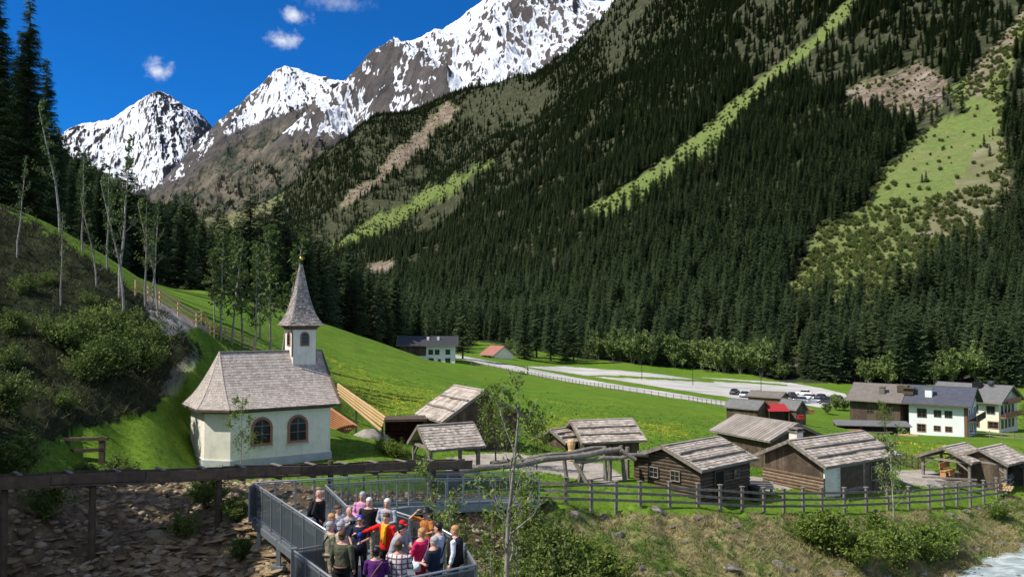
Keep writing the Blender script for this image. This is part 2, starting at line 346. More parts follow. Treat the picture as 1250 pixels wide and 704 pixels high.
W = np.linalg.solve(A, np.r_[cpa[:,1], 0, 0, 0])
def rbf(px, lnD):
    q = feat(px, lnD); out = W[n]+q[...,0]*W[n+1]+q[...,1]*W[n+2]
    for i in range(n): out = out+W[i]*np.sqrt((q[...,0]-X[i,0])**2+(q[...,1]-X[i,1])**2+.02)
    return out
gx = np.r_[np.linspace(-820,-80,40), np.arange(-60,1312,2.6), np.linspace(1325,2120,40)]
gl = np.r_[np.linspace(math.log(2), math.log(20), 60)[:-1], np.linspace(math.log(20), math.log(70), 240)[:-1], np.linspace(math.log(70), math.log(330), 190)[:-1], np.linspace(math.log(330), math.log(4200), 230)]
GX, GL = np.meshgrid(gx, gl, indexing='ij')
GD = np.exp(GL); WX = (GX-625)/F*GD; WY = GD
GZ0 = CAMZ-(rbf(GX, GL)-HOR)/F*GD
far = np.clip((GD-330)/500, 0, 1)
GZ = GZ0+(ridged(WX/420+.3*WY/420, WY/520, 5, 5)-.55)*95*far*np.clip(GD/1500,.3,1)+(fbm(WX/90, WY/90, 9, 4)-.5)*22*far
near = np.clip((62-GD)/20, 0, 1)*np.clip((GD-12)/8, 0, 1)
GPYf = HOR-(GZ-CAMZ)/GD*F
# rough river bank and bouldery gully, smooth lawns
bankp = [(560,604),(690,620),(850,626),(1000,629),(1150,624),(1240,606),(1400,604),(1400,1400),(-200,1400),(-200,600),(180,600),(300,592),(345,588),(460,625)]
bankm = in_poly(GX, GPYf, bankp)*near
leftm = (in_poly(GX, GPYf, [(-900,200),(0,258),(60,290),(150,352),(200,384),(245,425),(228,468),(170,505),(110,520),(50,545),(0,560),(-900,560)]))*np.clip((72-GD)/6, 0, 1)*np.clip((GD-12)/8, 0, 1)
GZ = GZ+bankm*((fbm(WX/1.6, WY/1.6, 21, 5)-.5)*1.2)+leftm*((fbm(WX/2.5, WY/2.5, 31, 5)-.5)*1.6)
GZ = GZ+(1-near)*(1-far)*(fbm(WX/9, WY/9, 3, 3)-.5)*.5*np.clip((GD-60)/60, 0, 1)
# stream bed at lower right
GPY = HOR-(GZ-CAMZ)/GD*F                # where every terrain point shows in the photograph
def tz(x, y):                            # terrain height at world x, y (arrays or floats)
    x = np.asarray(x, float); y = np.maximum(np.asarray(y, float), 2.01)
    i = np.interp(x/y*F+625, gx, np.arange(len(gx))); j = np.interp(np.log(y), gl, np.arange(len(gl)))
    i0 = np.clip(i.astype(int), 0, len(gx)-2); j0 = np.clip(j.astype(int), 0, len(gl)-2); a = i-i0; b = j-j0
    return (GZ[i0,j0]*(1-a)+GZ[i0+1,j0]*a)*(1-b)+(GZ[i0,j0+1]*(1-a)+GZ[i0+1,j0+1]*a)*b
def hit(px, py, dmin=18):                # world point of the first terrain seen at photo position px, py
    i = int(round(float(np.interp(px, gx, np.arange(len(gx))))))
    col = GPY[i]; js = np.where((col <= py) & (GD[i] >= dmin))[0]
    if len(js) == 0: j = len(gl)-1
    else: j = js[0]
    if j > 0 and col[j-1] > py: t = (col[j-1]-py)/(col[j-1]-col[j]+1e-9); l = gl[j-1]+(gl[j]-gl[j-1])*t
    else: l = gl[j]
    D = math.exp(l); x = (px-625)/F*D
    return Vector((x, D, float(tz(x, D))))
# surface cover of each terrain point
def soft(poly, blur=0): return in_poly(GX+(fbm(WX/GD*60, np.log(GD)*40, 77, 3)-.5)*blur, GPY+(fbm(WX/GD*60+9, np.log(GD)*40, 78, 3)-.5)*blur, poly).astype(float)
STRIP1 = [(1058,-5),(1030,28),(965,84),(893,160),(882,180),(812,230),(745,272),(716,270),(706,262),(770,222),(840,172),(900,120),(940,88),(1000,38),(1032,-5)]
CLEAR = [(1262,0),(1238,30),(1205,70),(1180,100),(1160,110),(1180,135),(1150,145),(1125,165),(1075,215),(1050,258),(1000,280),(975,330),(955,368),(985,392),(1010,378),(1080,372),(1120,368),(1150,322),(1190,292),(1225,275),(1236,230),(1232,180),(1226,150),(1236,90),(1262,40)]
LAWNUP = [(1180,125),(1205,110),(1222,150),(1225,190),(1205,225),(1150,240),(1060,250),(1100,200),(1140,160)]
STRIP2 = [(392,306),(440,276),(520,230),(600,192),(608,198),(540,240),(450,292),(400,318)]
STRIP3 = [(405,255),(450,215),(500,165),(545,122),(562,128),(520,175),(470,215),(430,245)]
ROCKF = [(1035,110),(1060,95),(1100,85),(1130,75),(1155,90),(1160,115),(1150,135),(1100,140),(1070,130),(1030,120),(1000,112)]
SPARSE1 = [(620,100),(700,60),(760,20),(800,-10),(870,-60),(780,-60),(700,0),(640,60),(590,95),(560,140),(600,160),(640,150),(700,110)]
PATCH = [(440,322),(478,318),(490,330),(455,350)]
KNOLL = [(240,260),(300,240),(345,235),(335,255),(320,285),(240,285)]
BARE = [(712,396),(770,398),(775,420),(710,418)]
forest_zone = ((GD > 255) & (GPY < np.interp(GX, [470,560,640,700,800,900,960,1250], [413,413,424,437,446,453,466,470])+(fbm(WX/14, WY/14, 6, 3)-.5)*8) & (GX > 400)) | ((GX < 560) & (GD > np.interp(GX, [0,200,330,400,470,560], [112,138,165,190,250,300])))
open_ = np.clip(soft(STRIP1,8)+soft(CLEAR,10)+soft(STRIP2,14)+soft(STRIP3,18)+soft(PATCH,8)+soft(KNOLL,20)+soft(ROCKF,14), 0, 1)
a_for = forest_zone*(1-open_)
a_brown = np.clip(soft(STRIP3,18)+soft(ROCKF,16)+soft(SPARSE1,40)*.9+soft(PATCH,8)+soft(KNOLL,20)*.5+soft(BARE,10)+soft([(1225,0),(1262,0),(1240,60),(1200,120),(1180,120),(1195,60)],14)*.8, 0, 1)
a_brown = np.maximum(a_brown, soft([(1210,170),(1250,150),(1250,290),(1100,300),(1150,250)],30)*.55)*(GD > 250)
a_dry = np.clip(soft(bankp,20), 0, 1)*(GD < 62)*(GX > 540)
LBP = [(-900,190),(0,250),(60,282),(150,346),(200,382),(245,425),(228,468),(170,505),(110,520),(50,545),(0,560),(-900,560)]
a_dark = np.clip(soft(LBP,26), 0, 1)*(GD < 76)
rub = soft([(-200,590),(100,590),(190,588),(345,582),(420,600),(560,600),(640,606),(660,640),(600,720),(600,1400),(-200,1400)], 14)*(GD < 62)
a_rock = rub
strm = soft([(1165,704),(1195,682),(1225,676),(1262,672),(1500,668),(1500,1400),(1060,1400),(1120,760)], 8)*(GD < 60)
a_rock = np.maximum(a_rock, strm)
dirt = soft([(545,556),(600,550),(680,556),(740,566),(765,582),(740,590),(690,580),(620,572),(545,574)], 10)*(GD<62)+soft([(1085,574),(1130,570),(1150,580),(1250,582),(1250,588),(1150,592),(1100,588)],10)*(GD<75)+soft([(880,540),(1000,590),(900,600),(860,595)],8)*(GD<56)
dirt = dirt+soft([(180,358),(215,380),(260,402),(330,422),(332,432),(290,418),(240,400),(205,412),(190,400),(175,370)],5)*(GD<75)+soft([(225,475),(215,485),(195,480),(215,450),(240,425),(244,440)],8)*(GD<62)*.35
a_dirt = np.clip(dirt, 0, 1)
yel = soft([(405,440),(470,462),(540,482),(610,498),(650,515),(560,520),(480,505),(430,490)], 24)+soft([(640,540),(780,528),(840,535),(840,520),(700,505),(640,515)],16)+soft([(1000,530),(1250,552),(1250,562),(1020,548)],10)*.6
a_yel = np.clip(yel, 0, 1)*(GD > 55)
I = len(gx); J = len(gl)
vid = np.arange(I*J).reshape(I, J)
GF = np.stack([vid[:-1,:-1], vid[1:,:-1], vid[1:,1:], vid[:-1,1:]], -1).reshape(-1, 4)
GV = np.stack([WX, WY, GZ], -1).reshape(-1, 3)
def ground_material():
    m, nt, N, L, b = nodemat('ground_cover')
    b.inputs['Roughness'].default_value = .95; b.inputs['Specular IOR Level'].default_value = .1
    g = N.new('ShaderNodeNewGeometry')
    def noise(scale, det=6, rough=.6):
        q = N.new('ShaderNodeTexNoise'); q.inputs['Scale'].default_value = scale; q.inputs['Detail'].default_value = det; q.inputs['Roughness'].default_value = rough
        L.new(g.outputs['Position'], q.inputs['Vector']); return q.outputs['Fac']
    def ramp(f, cols, lo=.3, hi=.7):
        mr = N.new('ShaderNodeMapRange'); mr.inputs['From Min'].default_value = lo; mr.inputs['From Max'].default_value = hi; L.new(f, mr.inputs['Value'])
        r = N.new('ShaderNodeValToRGB'); e = r.color_ramp.elements; e[0].color = cols[0]+(1,); e[1].color = cols[-1]+(1,)
        for i in range(1, len(cols)-1): q = e.new(i/(len(cols)-1)); q.color = cols[i]+(1,)
        L.new(mr.outputs[0], r.inputs[0]); return r.outputs[0]
    def att(nm): a = N.new('ShaderNodeAttribute'); a.attribute_name = nm; return a.outputs['Fac']
    def mixc(fac, c1, c2):
        x = N.new('ShaderNodeMix'); x.data_type = 'RGBA'; L.new(fac, x.inputs[0]); L.new(c1, x.inputs[6]); L.new(c2, x.inputs[7]); return x.outputs[2]
    def mul(f, k):
        x = N.new('ShaderNodeMath'); x.operation = 'MULTIPLY'; L.new(f, x.inputs[0])
        if isinstance(k, float): x.inputs[1].default_value = k
        else: L.new(k, x.inputs[1])
        x.use_clamp = True; return x.outputs[0]
    n_s, n_m, n_l, n_f = noise(.045, 7, .7), noise(.5, 8, .75), noise(.008, 4), noise(3.2, 7, .7)
    c = mixc(ramp(n_s, [(0,0,0),(1,1,1)], .35, .65), ramp(n_m, [(.078,.158,.013),(.118,.215,.018)]), ramp(n_m, [(.098,.178,.016),(.16,.24,.024)]))
    fmx = N.new('ShaderNodeMath'); fmx.operation = 'ADD'; L.new(mul(n_f, .5), fmx.inputs[0]); L.new(mul(noise(.28, 7, .8), .5), fmx.inputs[1])
    fine = ramp(fmx.outputs[0], [(.45,.45,.45),(1.2,1.2,1.2)], .38, .62)
    c2 = N.new('ShaderNodeMix'); c2.data_type = 'RGBA'; c2.blend_type = 'MULTIPLY'; c2.inputs[0].default_value = .7
    L.new(c, c2.inputs[6]); L.new(fine, c2.inputs[7]); c = c2.outputs[2]
    spots = ramp(noise(1.3, 5, .75), [(0,0,0),(1,1,1)], .46, .62)
    c = mixc(mul(mul(att('yellow'), 1.0), spots), c, ramp(n_m, [(.19,.23,.02),(.30,.29,.02)]))
    opn = noise(.25, 9, .85)
    c = mixc(att('open_slope'), c, mixc(ramp(n_l, [(0,0,0),(1,1,1)], .35, .65), ramp(noise(.06,6), [(.10,.15,.04),(.17,.225,.065)]), ramp(noise(.06,6), [(.20,.21,.09),(.12,.185,.05)])))
    om = N.new('ShaderNodeMix'); om.data_type = 'RGBA'; om.blend_type = 'MULTIPLY'; L.new(att('open_slope'), om.inputs[0]); L.new(c, om.inputs[6]); L.new(ramp(opn, [(.55,.58,.5),(1.1,1.05,.95)], .35, .62), om.inputs[7]); c = om.outputs[2]
    c = mixc(att('scrubby'), c, ramp(noise(.12, 8, .8), [(.06,.085,.025),(.12,.15,.045),(.21,.19,.09)], .32, .68))
    c = mixc(att('brown'), c, ramp(noise(.045, 8, .75), [(.075,.06,.045),(.17,.13,.09),(.30,.26,.215)]))
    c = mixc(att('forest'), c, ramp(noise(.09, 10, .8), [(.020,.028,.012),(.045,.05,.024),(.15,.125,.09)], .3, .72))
    dry = mixc(ramp(noise(.8, 6, .7), [(0,0,0),(1,1,1)], .42, .58), ramp(noise(2.2, 7, .7), [(.09,.075,.035),(.23,.19,.09),(.38,.32,.18)]), ramp(noise(2.2, 7, .7), [(.06,.085,.02),(.12,.16,.035)]))
    c = mixc(att('dry'), c, dry)
    c = mixc(att('rocky'), c, ramp(noise(1.8, 9, .75), [(.05,.036,.02),(.14,.10,.06),(.30,.23,.15)], .32, .7))
    c = mixc(att('painted_shade'), c, ramp(noise(1.1, 8, .75), [(.009,.013,.005),(.02,.027,.010),(.045,.046,.02)], .3, .72))  # shade of the left bank put into the ground colour
    c = mixc(att('dirt'), c, ramp(noise(.9, 8, .7), [(.22,.19,.15),(.34,.30,.25),(.46,.42,.36)]))
    L.new(c, b.inputs['Base Color'])
    bp = N.new('ShaderNodeBump'); bp.inputs['Strength'].default_value = .7; bp.inputs['Distance'].default_value = .12
    L.new(n_f, bp.inputs['Height']); bp2 = N.new('ShaderNodeBump'); bp2.inputs['Strength'].default_value = .5; bp2.inputs['Distance'].default_value = 3.0
    L.new(noise(.06, 7, .7), bp2.inputs['Height']); L.new(bp.outputs[0], bp2.inputs['Normal']); L.new(bp2.outputs[0], b.inputs['Normal'])
    bs = mul(att('forest'), 1.0); L.new(bs, bp2.inputs['Strength'])
    return m
M['ground'] = ground_material()
M['gravel'] = mat('pale_gravel', [(.20,.195,.15),(.38,.365,.33),(.47,.45,.41),(.54,.52,.49)], .95, .12, .3, 3, detail=10, stretch=(.5,1.6,1))
ground = np_mesh('ground', GV, GF, M['ground'], smooth=True, attrs=dict(forest=a_for, open_slope=open_*(GD>250), scrubby=np.clip(soft(CLEAR,10)-soft(LAWNUP,14), 0, 1)*(GD>200)*.9, brown=a_brown, dry=a_dry, rocky=a_rock, painted_shade=a_dark, dirt=a_dirt, yellow=a_yel))
tag(ground, kind='structure')
def patch(name, polys, m, lift=.03, dmin=60, dmax=400, cut=()):
    K = 4; allp = np.array([q for p in polys for q in p]); i0, i1 = np.searchsorted(gx, [allp[:,0].min()-4, allp[:,0].max()+4]); j0, j1 = np.searchsorted(gl, [math.log(dmin), math.log(dmax)])
    u = np.linspace(i0, i1, (i1-i0)*K+1); v = np.linspace(j0, j1, (j1-j0)*K+1); U, V_ = np.meshgrid(u, v, indexing='ij')
    iu, jv = np.minimum(U.astype(int), i1-1), np.minimum(V_.astype(int), j1-1); a, b = U-iu, V_-jv
    def bi(A_): return (A_[iu,jv]*(1-a)+A_[iu+1,jv]*a)*(1-b)+(A_[iu,jv+1]*(1-a)+A_[iu+1,jv+1]*a)*b
    x, y, z = bi(WX), bi(WY), bi(GZ); py = HOR-(z-CAMZ)/y*F; px = x/y*F+625
    c = lambda A_: (A_[:-1,:-1]+A_[1:,1:])/2
    jx = (fbm(c(x)*.5, c(y)*.35, 91, 4)-.5)*2.2; cx, cy = c(px)+jx*2, c(py)+jx*.6; k = np.zeros(cx.shape, bool)
    for p in polys: k |= in_poly(cx, cy, p)
    for p in cut: k &= ~in_poly(cx, cy, p)
    vi = np.arange(x.size).reshape(x.shape); f = np.stack([vi[:-1,:-1], vi[1:,:-1], vi[1:,1:], vi[:-1,1:]], -1)[k]
    uq, inv = np.unique(f, return_inverse=True)
    vv = np.stack([x, y, z+lift], -1).reshape(-1,3)[uq]
    o = np_mesh(name, vv, inv.reshape(-1, 4), m, smooth=True); tag(o, kind='structure'); return o
patch('road', [[(548,431),(585,438),(650,450),(700,460),(760,470),(840,482),(893,491),(893,496),(840,488),(760,476),(690,465),(640,455),(580,442),(548,435)]], M['gravel'], .05, 150, 330)
patch('car_park', [[(640,447),(690,447),(760,452),(830,459),(905,463),(965,467),(1000,473),(1030,480),(1040,492),(1000,497),(960,490),(900,486),(830,476),(760,465),(700,456)]], M['gravel'], .05, 150, 330,
      cut=[[(700,458.5),(760,458),(870,464.5),(870,466.5),(760,461)], [(800,455.5),(870,462),(960,469),(960,470.5),(860,464.5)]])
patch('track', [[(720,420),(770,426),(830,436),(900,444),(1000,446),(1000,449),(900,448),(820,440),(760,430),(720,424)]], M['gravel'], .15, 240, 420)
# stream
M['water'] = mat('glacial_stream_water', [(.20,.27,.27),(.40,.46,.45),(.75,.78,.77)], .15, .9, 1, 5, stretch=(1,2.2,1), spec=.5, detail=8)
wx, wy = np.meshgrid(np.linspace(14, 60, 120), np.linspace(30, 52, 90), indexing='ij')
wzv = -7.45+(fbm(wx*1.2, wy*1.6, 4, 4)-.5)*.28
wi = np.arange(wx.size).reshape(wx.shape); wf = np.stack([wi[:-1,:-1], wi[1:,:-1], wi[1:,1:], wi[:-1,1:]], -1).reshape(-1,4)
tag(np_mesh('stream', np.stack([wx, wy, wzv], -1).reshape(-1,3), wf, M['water'], smooth=True), kind='structure')

# ---------------------------------------------------------------- snow mountains at the head of the valley
def snow_material():
    m, nt, N, L, b = nodemat('snow_and_rock'); b.inputs['Roughness'].default_value = .9; b.inputs['Specular IOR Level'].default_value = .1
    g = N.new('ShaderNodeNewGeometry')
    def noise(scale, det=8, rough=.6):
        q = N.new('ShaderNodeTexNoise'); q.inputs['Scale'].default_value = scale; q.inputs['Detail'].default_value = det; q.inputs['Roughness'].default_value = rough
        L.new(g.outputs['Position'], q.inputs['Vector']); return q.outputs['Fac']
    a = N.new('ShaderNodeAttribute'); a.attribute_name = 'snow'
    sp = N.new('ShaderNodeSeparateXYZ'); L.new(g.outputs['Normal'], sp.inputs[0])
    mpz = N.new('ShaderNodeMapping'); mpz.inputs['Scale'].default_value = (1.5, .35, .5); mpz.inputs['Rotation'].default_value = (0, R(-18), R(12)); L.new(g.outputs['Position'], mpz.inputs[0])
    st = N.new('ShaderNodeTexNoise'); st.inputs['Scale'].default_value = .0085; st.inputs['Detail'].default_value = 11; st.inputs['Roughness'].default_value = .68; L.new(mpz.outputs[0], st.inputs['Vector'])
    s = N.new('ShaderNodeMath'); s.operation = 'ADD'; L.new(a.outputs['Fac'], s.inputs[0]); sm = N.new('ShaderNodeMath'); sm.operation = 'MULTIPLY_ADD'; L.new(st.outputs['Fac'], sm.inputs[0]); sm.inputs[1].default_value = .62; sm.inputs[2].default_value = .19; L.new(sm.outputs[0], s.inputs[1])
    mr = N.new('ShaderNodeMapRange'); mr.inputs['From Min'].default_value = .96; mr.inputs['From Max'].default_value = 1.05; L.new(s.outputs[0], mr.inputs['Value'])
    cr = N.new('ShaderNodeValToRGB'); e = cr.color_ramp.elements; e[0].position = .34; e[1].position = .68
    e[0].color = (.028,.027,.030,1); e[1].color = (.125,.108,.095,1); L.new(noise(.008, 10, .7), cr.inputs[0])
    c2 = N.new('ShaderNodeValToRGB'); e = c2.color_ramp.elements; e[0].position = .44; e[1].position = .60
    e[0].color = (.026,.036,.022,1); e[1].color = (.17,.14,.105,1); L.new(noise(.007, 10, .78), c2.inputs[0])
    lo = N.new('ShaderNodeAttribute'); lo.attribute_name = 'low'
    rk = N.new('ShaderNodeMix'); rk.data_type = 'RGBA'; L.new(lo.outputs['Fac'], rk.inputs[0]); L.new(cr.outputs[0], rk.inputs[6]); L.new(c2.outputs[0], rk.inputs[7])
    mx = N.new('ShaderNodeMix'); mx.data_type = 'RGBA'; L.new(mr.outputs[0], mx.inputs[0]); L.new(rk.outputs[2], mx.inputs[6]); mx.inputs[7].default_value = (.70,.72,.76,1)
    L.new(mx.outputs[2], b.inputs['Base Color'])
    bp = N.new('ShaderNodeBump'); bp.inputs['Strength'].default_value = .8; bp.inputs['Distance'].default_value = 25
    L.new(noise(.009, 10, .7), bp.inputs['Height']); L.new(bp.outputs[0], b.inputs['Normal'])
    return m
M['snow'] = snow_material()
def snow_range(name, crest, bottom, depth, seed, amp, snowline, nx=420, ny=230, fine=1.0, snow0=.58):
    """crest: (px, py, D) list; the face falls towards the valley, the back drops away; snowline: (px, py) list"""
    cx = np.array([c[0] for c in crest]); px = np.linspace(cx[0], cx[-1], nx)
    cpy = np.interp(px, cx, [c[1] for c in crest]); cD = np.interp(px, cx, [c[2] for c in crest])
    bpy_ = np.interp(px, [q[0] for q in bottom], [q[1] for q in bottom])
    s = np.r_[np.linspace(0, 1, ny), np.linspace(1.03, 1.5, 30)]
    PXm, S = np.meshgrid(px, s, indexing='ij'); C, Dc, Bp = cpy[:,None], cD[:,None], bpy_[:,None]
    D = Dc*(1-depth*(1-S)); Sc = np.clip(S, 0, 1)
    zb = CAMZ+(HOR-Bp)/F*(Dc*(1-depth)); zt = CAMZ+(HOR-C)/F*Dc
    Z = zb+(zt-zb)*Sc**1.05-np.clip(S-1, 0, 1)*Dc*.75
    x, y = (PXm-625)/F*D, D
    rn = ridged(x/620+y/1500, y/1900-x/2400, seed, 7, .55); f2 = ridged(x/210, y/330, seed+5, 5, .55)
    env = np.clip(Sc*4, .15, 1)*(.28+.72*np.clip((1.0-Sc)*6, 0, 1))
    Z = Z+((rn-.58)*amp+(f2-.55)*amp*.30*fine)*env
    PYm = HOR-(Z-CAMZ)/D*F
    sl = np.interp(px, [q[0] for q in snowline], [q[1] for q in snowline])[:,None]
    gyz = np.gradient(Z, axis=0)/np.gradient(x, axis=0)
    steep = np.clip(np.abs(gyz), 0, 2.2)
    snow = snow0+np.clip((sl-PYm)/26.0, -.55, .18)-.22*steep**1.3-(rn-.60)*.42-(f2-.55)*.30
    low = np.clip((PYm-sl-4)/20, 0, 1)
    vi = np.arange(PXm.size).reshape(PXm.shape); fc = np.stack([vi[:-1,:-1], vi[1:,:-1], vi[1:,1:], vi[:-1,1:]], -1).reshape(-1,4)
    o = np_mesh(name, np.stack([x, y, Z], -1).reshape(-1,3), fc, M['snow'], smooth=True, attrs=dict(snow=snow, low=low))
    return tag(o, kind='structure'), (PXm, PYm, x, y, Z)
_, RA = snow_range('mountain', [(20,205,7600),(60,178,7500),(75,162,7500),(100,154,7400),(130,146,7300),(150,132,7300),(165,124,7200),(178,116,7200),(192,112,7200),(203,117,7200),(220,128,7200),(238,136,7300),(252,150,7400),(285,185,7500),(340,240,7600)],
           [(20,275),(340,275)], .30, 3, 420, [(20,240),(150,238),(200,225),(340,240)])
_, RB = snow_range('mountain', [(170,262,4700),(190,226,4800),(215,196,4900),(240,166,5000),(270,141,5100),(300,116,5200),(318,100,5200),(330,88,5200),(345,81,5200),(358,84,5200),(375,90,5200),(400,97,5100),(430,100,5000),(480,110,5000),(540,130,5000)],
           [(170,300),(540,300)], .42, 21, 330, [(170,235),(220,215),(270,168),(330,140),(400,118),(540,100)])
_, RC = snow_range('mountain', [(190,285,3300),(215,262,3320),(250,235,3400),(300,195,3450),(350,150,3500),(385,112,3600),(410,95,3700),(440,76,3800),(480,57,3900),(505,43,3900),(535,29,3950),(560,14,4000),(580,2,4000),(600,-8,4000),(618,-1,4000),(650,2,4100),(690,4,4200),(715,2,4200),(740,-4,4200),(770,-20,4100),(850,-60,4000),(980,-120,4000)],
           [(190,315),(260,300),(330,280),(450,230),(600,170),(980,100)], .40, 43, 400, [(190,205),(300,172),(360,160),(420,165),(480,150),(560,135),(640,120),(740,60),(980,0)], nx=640, snow0=.63)
# ---------------------------------------------------------------- roofs and walls
rng = random.Random(11)
def shingles(mb, fn, rows, width, thick=.02, over=1.35, jit=.012, m=0, gap=.008):
    for r in range(rows):
        b0, b1 = r/rows, min(1.0, (r+over)/rows)
        ln = (fn(1, b0)-fn(0, b0)).length; n = max(1, int(round(ln/width))); off = rng.random()*.9
        xs = [0]+[min(1, max(0, (i+off+rng.uniform(-.18, .18))/n)) for i in range(n)]+[1]
        for i in range(len(xs)-1):
            a0, a1 = xs[i], xs[i+1]
            if (a1-a0)*ln < .02: continue
            g = gap/ln/2; dv = rng.uniform(-.12, .12)/rows
            q0 = max(-.02, b0+dv)
            p = [fn(a0+g, q0), fn(a1-g, q0), fn(a1-g, b1), fn(a0+g, b1)]
            nn = (p[1]-p[0]).cross(fn(a0, b0+.02)-fn(a0, b0)).normalized()
            if nn.z < 0: nn = -nn
            lift = thick*(1.0+rng.uniform(0, jit/thick)); t = nn*thick
            mb.hexa([p[0]+nn*lift, p[1]+nn*lift, p[2]+nn*.002, p[3]+nn*.002, p[0]+nn*lift+t, p[1]+nn*lift+t, p[2]+t*.8, p[3]+t*.8], m)
def quad_fn(A, B, C, D, sag=0):
    A, B, C, D = map(Vector, (A, B, C, D))
    def f(a, b):
        p = (A*(1-a)+B*a)*(1-b)+(D*(1-a)+C*a)*b
        if sag: p = p-Vector((0, 0, sag*math.sin(math.pi*min(1, max(0, a)))))
        return p
    return f
def boards(mb, p0, p1, z0, top, bw, th, horiz, nrm, log=False, m=0, skip=()):
    """clad the wall line p0-p1 (2D) with boards; top(a) = wall height at share a along it; skip = (a0, a1, z0, z1) openings"""
    p0, p1 = Vector(p0), Vector(p1); L_ = (p1-p0).length; t = (p1-p0)/L_; nrm = Vector(nrm)
    def put(a0, a1, za, zb, zb2=None):
        zb2 = zb if zb2 is None else zb2
        q = rng.uniform(0, .012); A = p0+t*(a0*L_); B = p0+t*(a1*L_)
        o0, o1 = nrm*.0, nrm*(th+q)
        P8 = [(A+o1, za), (B+o1, za), (B+o0, za), (A+o0, za), (A+o1, zb), (B+o1, zb2), (B+o0, zb2), (A+o0, zb)]
        mb.hexa([(v.x, v.y, z) for v, z in P8], m)
    if not horiz:
        n = max(1, int(L_/bw))
        for i in range(n):
            a0, a1 = i/n, (i+1)/n-.006/L_; zz = z0+rng.uniform(0, .02)
            segs = [(zz, None)]
            for s in skip:
                if s[0] < (a0+a1)/2 < s[1]: segs = [(zz, s[2]), (s[3], None)]
            for za, zb in segs:
                if zb is None: put(a0, a1, za, top(a0), top(a1))
                elif zb-za > .03: put(a0, a1, za, zb)
    else:
        zmax = max(top(i/20) for i in range(21)); n = max(1, int((zmax-z0)/bw)+1)
        for i in range(n):
            za = z0+i*bw; zb = za+bw-.012
            ok = [j/60 for j in range(61) if top(j/60) >= zb-.02]
            if not ok: continue
            a0, a1 = ok[0], ok[-1]
            if a1-a0 < .03: continue
            rs = [(a0, a1)]
            for s in skip:
                if s[2] < (za+zb)/2 < s[3]:
                    nr = []
                    for r in rs:
                        if s[0] > r[0]: nr.append((r[0], min(r[1], s[0])))
                        if s[1] < r[1]: nr.append((max(r[0], s[1]), r[1]))
                    rs = nr
            for r in rs:
                if r[1]-r[0] < .02: continue
                if log:
                    e = .12/L_ if True else 0
                    A = p0+t*((r[0]-(e if r[0] == 0 else 0))*L_)+nrm*(th/2); B = p0+t*((r[1]+(e if r[1] == 1 else 0))*L_)+nrm*(th/2)
                    rr = bw/2; mb.tube([(A.x, A.y, (za+zb)/2), (B.x, B.y, (za+zb)/2)], [rr*rng.uniform(.92, 1.02), rr*rng.uniform(.92, 1.02)], 7, m)
                else: put(r[0], r[1], za, zb)
def window(parent, loc, rz, w, h, fm, arch=False, d=.06, bars=(1, 1), name='window', sill=None, barm=None):
    """a window in the local x-z plane facing -y; the pane sits inside the surround"""
    def pts(w_, h_, n=10):
        if not arch: return [(-w_/2, 0), (w_/2, 0), (w_/2, h_), (-w_/2, h_)]
        r = w_/2; q = [(-r, 0), (r, 0)]
        return q+[(r*math.cos(a), h_-r+r*math.sin(a)) for a in [math.pi*i/n for i in range(n+1)]]
    t = max(.05, w*(.15 if arch else .1)); oo = pts(w+2*t, h+2*t); ii = pts(w, h); k = len(oo); mb = MB()
    oo = [(x, z-t) for x, z in oo]
    vs = [(x, -d, z) for x, z in oo]+[(x, -d, z) for x, z in ii]+[(x, 0, z) for x, z in oo]+[(x, 0, z) for x, z in ii]
    fs = []
    for i in range(k):
        j = (i+1) % k; fs += [(i, j, k+j, k+i), (2*k+i, i, k+i, 3*k+i) if False else (2*k+j, 2*k+i, i, j) if False else (i, 2*k+i, 2*k+j, j), (k+i, k+j, 3*k+j, 3*k+i)]
    mb.add(vs, fs)
    mat4 = Matrix.Translation(loc) @ Matrix.Rotation(rz, 4, 'Z')
    o = mb.build(name, fm, parent); o.matrix_local = mat4
    pm = MB(); pm.add([(x, -d*.35, z) for x, z in ii], [tuple(range(k))])
    pm.build('pane', M['pane'], o)
    if bars:
        bb = MB(); nb, nh = bars
        for i in range(nb): x = -w/2+w*(i+1)/(nb+1); bb.box((x, -d*.6, (h if not arch else h*.96)/2), (.035, .02, h*(1 if not arch else .94)))
        for i in range(nh): z = h*(i+1)/(nh+1)*(1 if not arch else 1.1); bb.box((0, -d*.55, z), (w, .018, .03))
        bb.build('glazing_bar', barm or M['grey_wood'], o)
    if sill: sb = MB(); sb.box((0, -d*.9, -t-.025), (w+2*t+.08, d*2.2, .05)); sb.build('sill', sill, o)
    return o
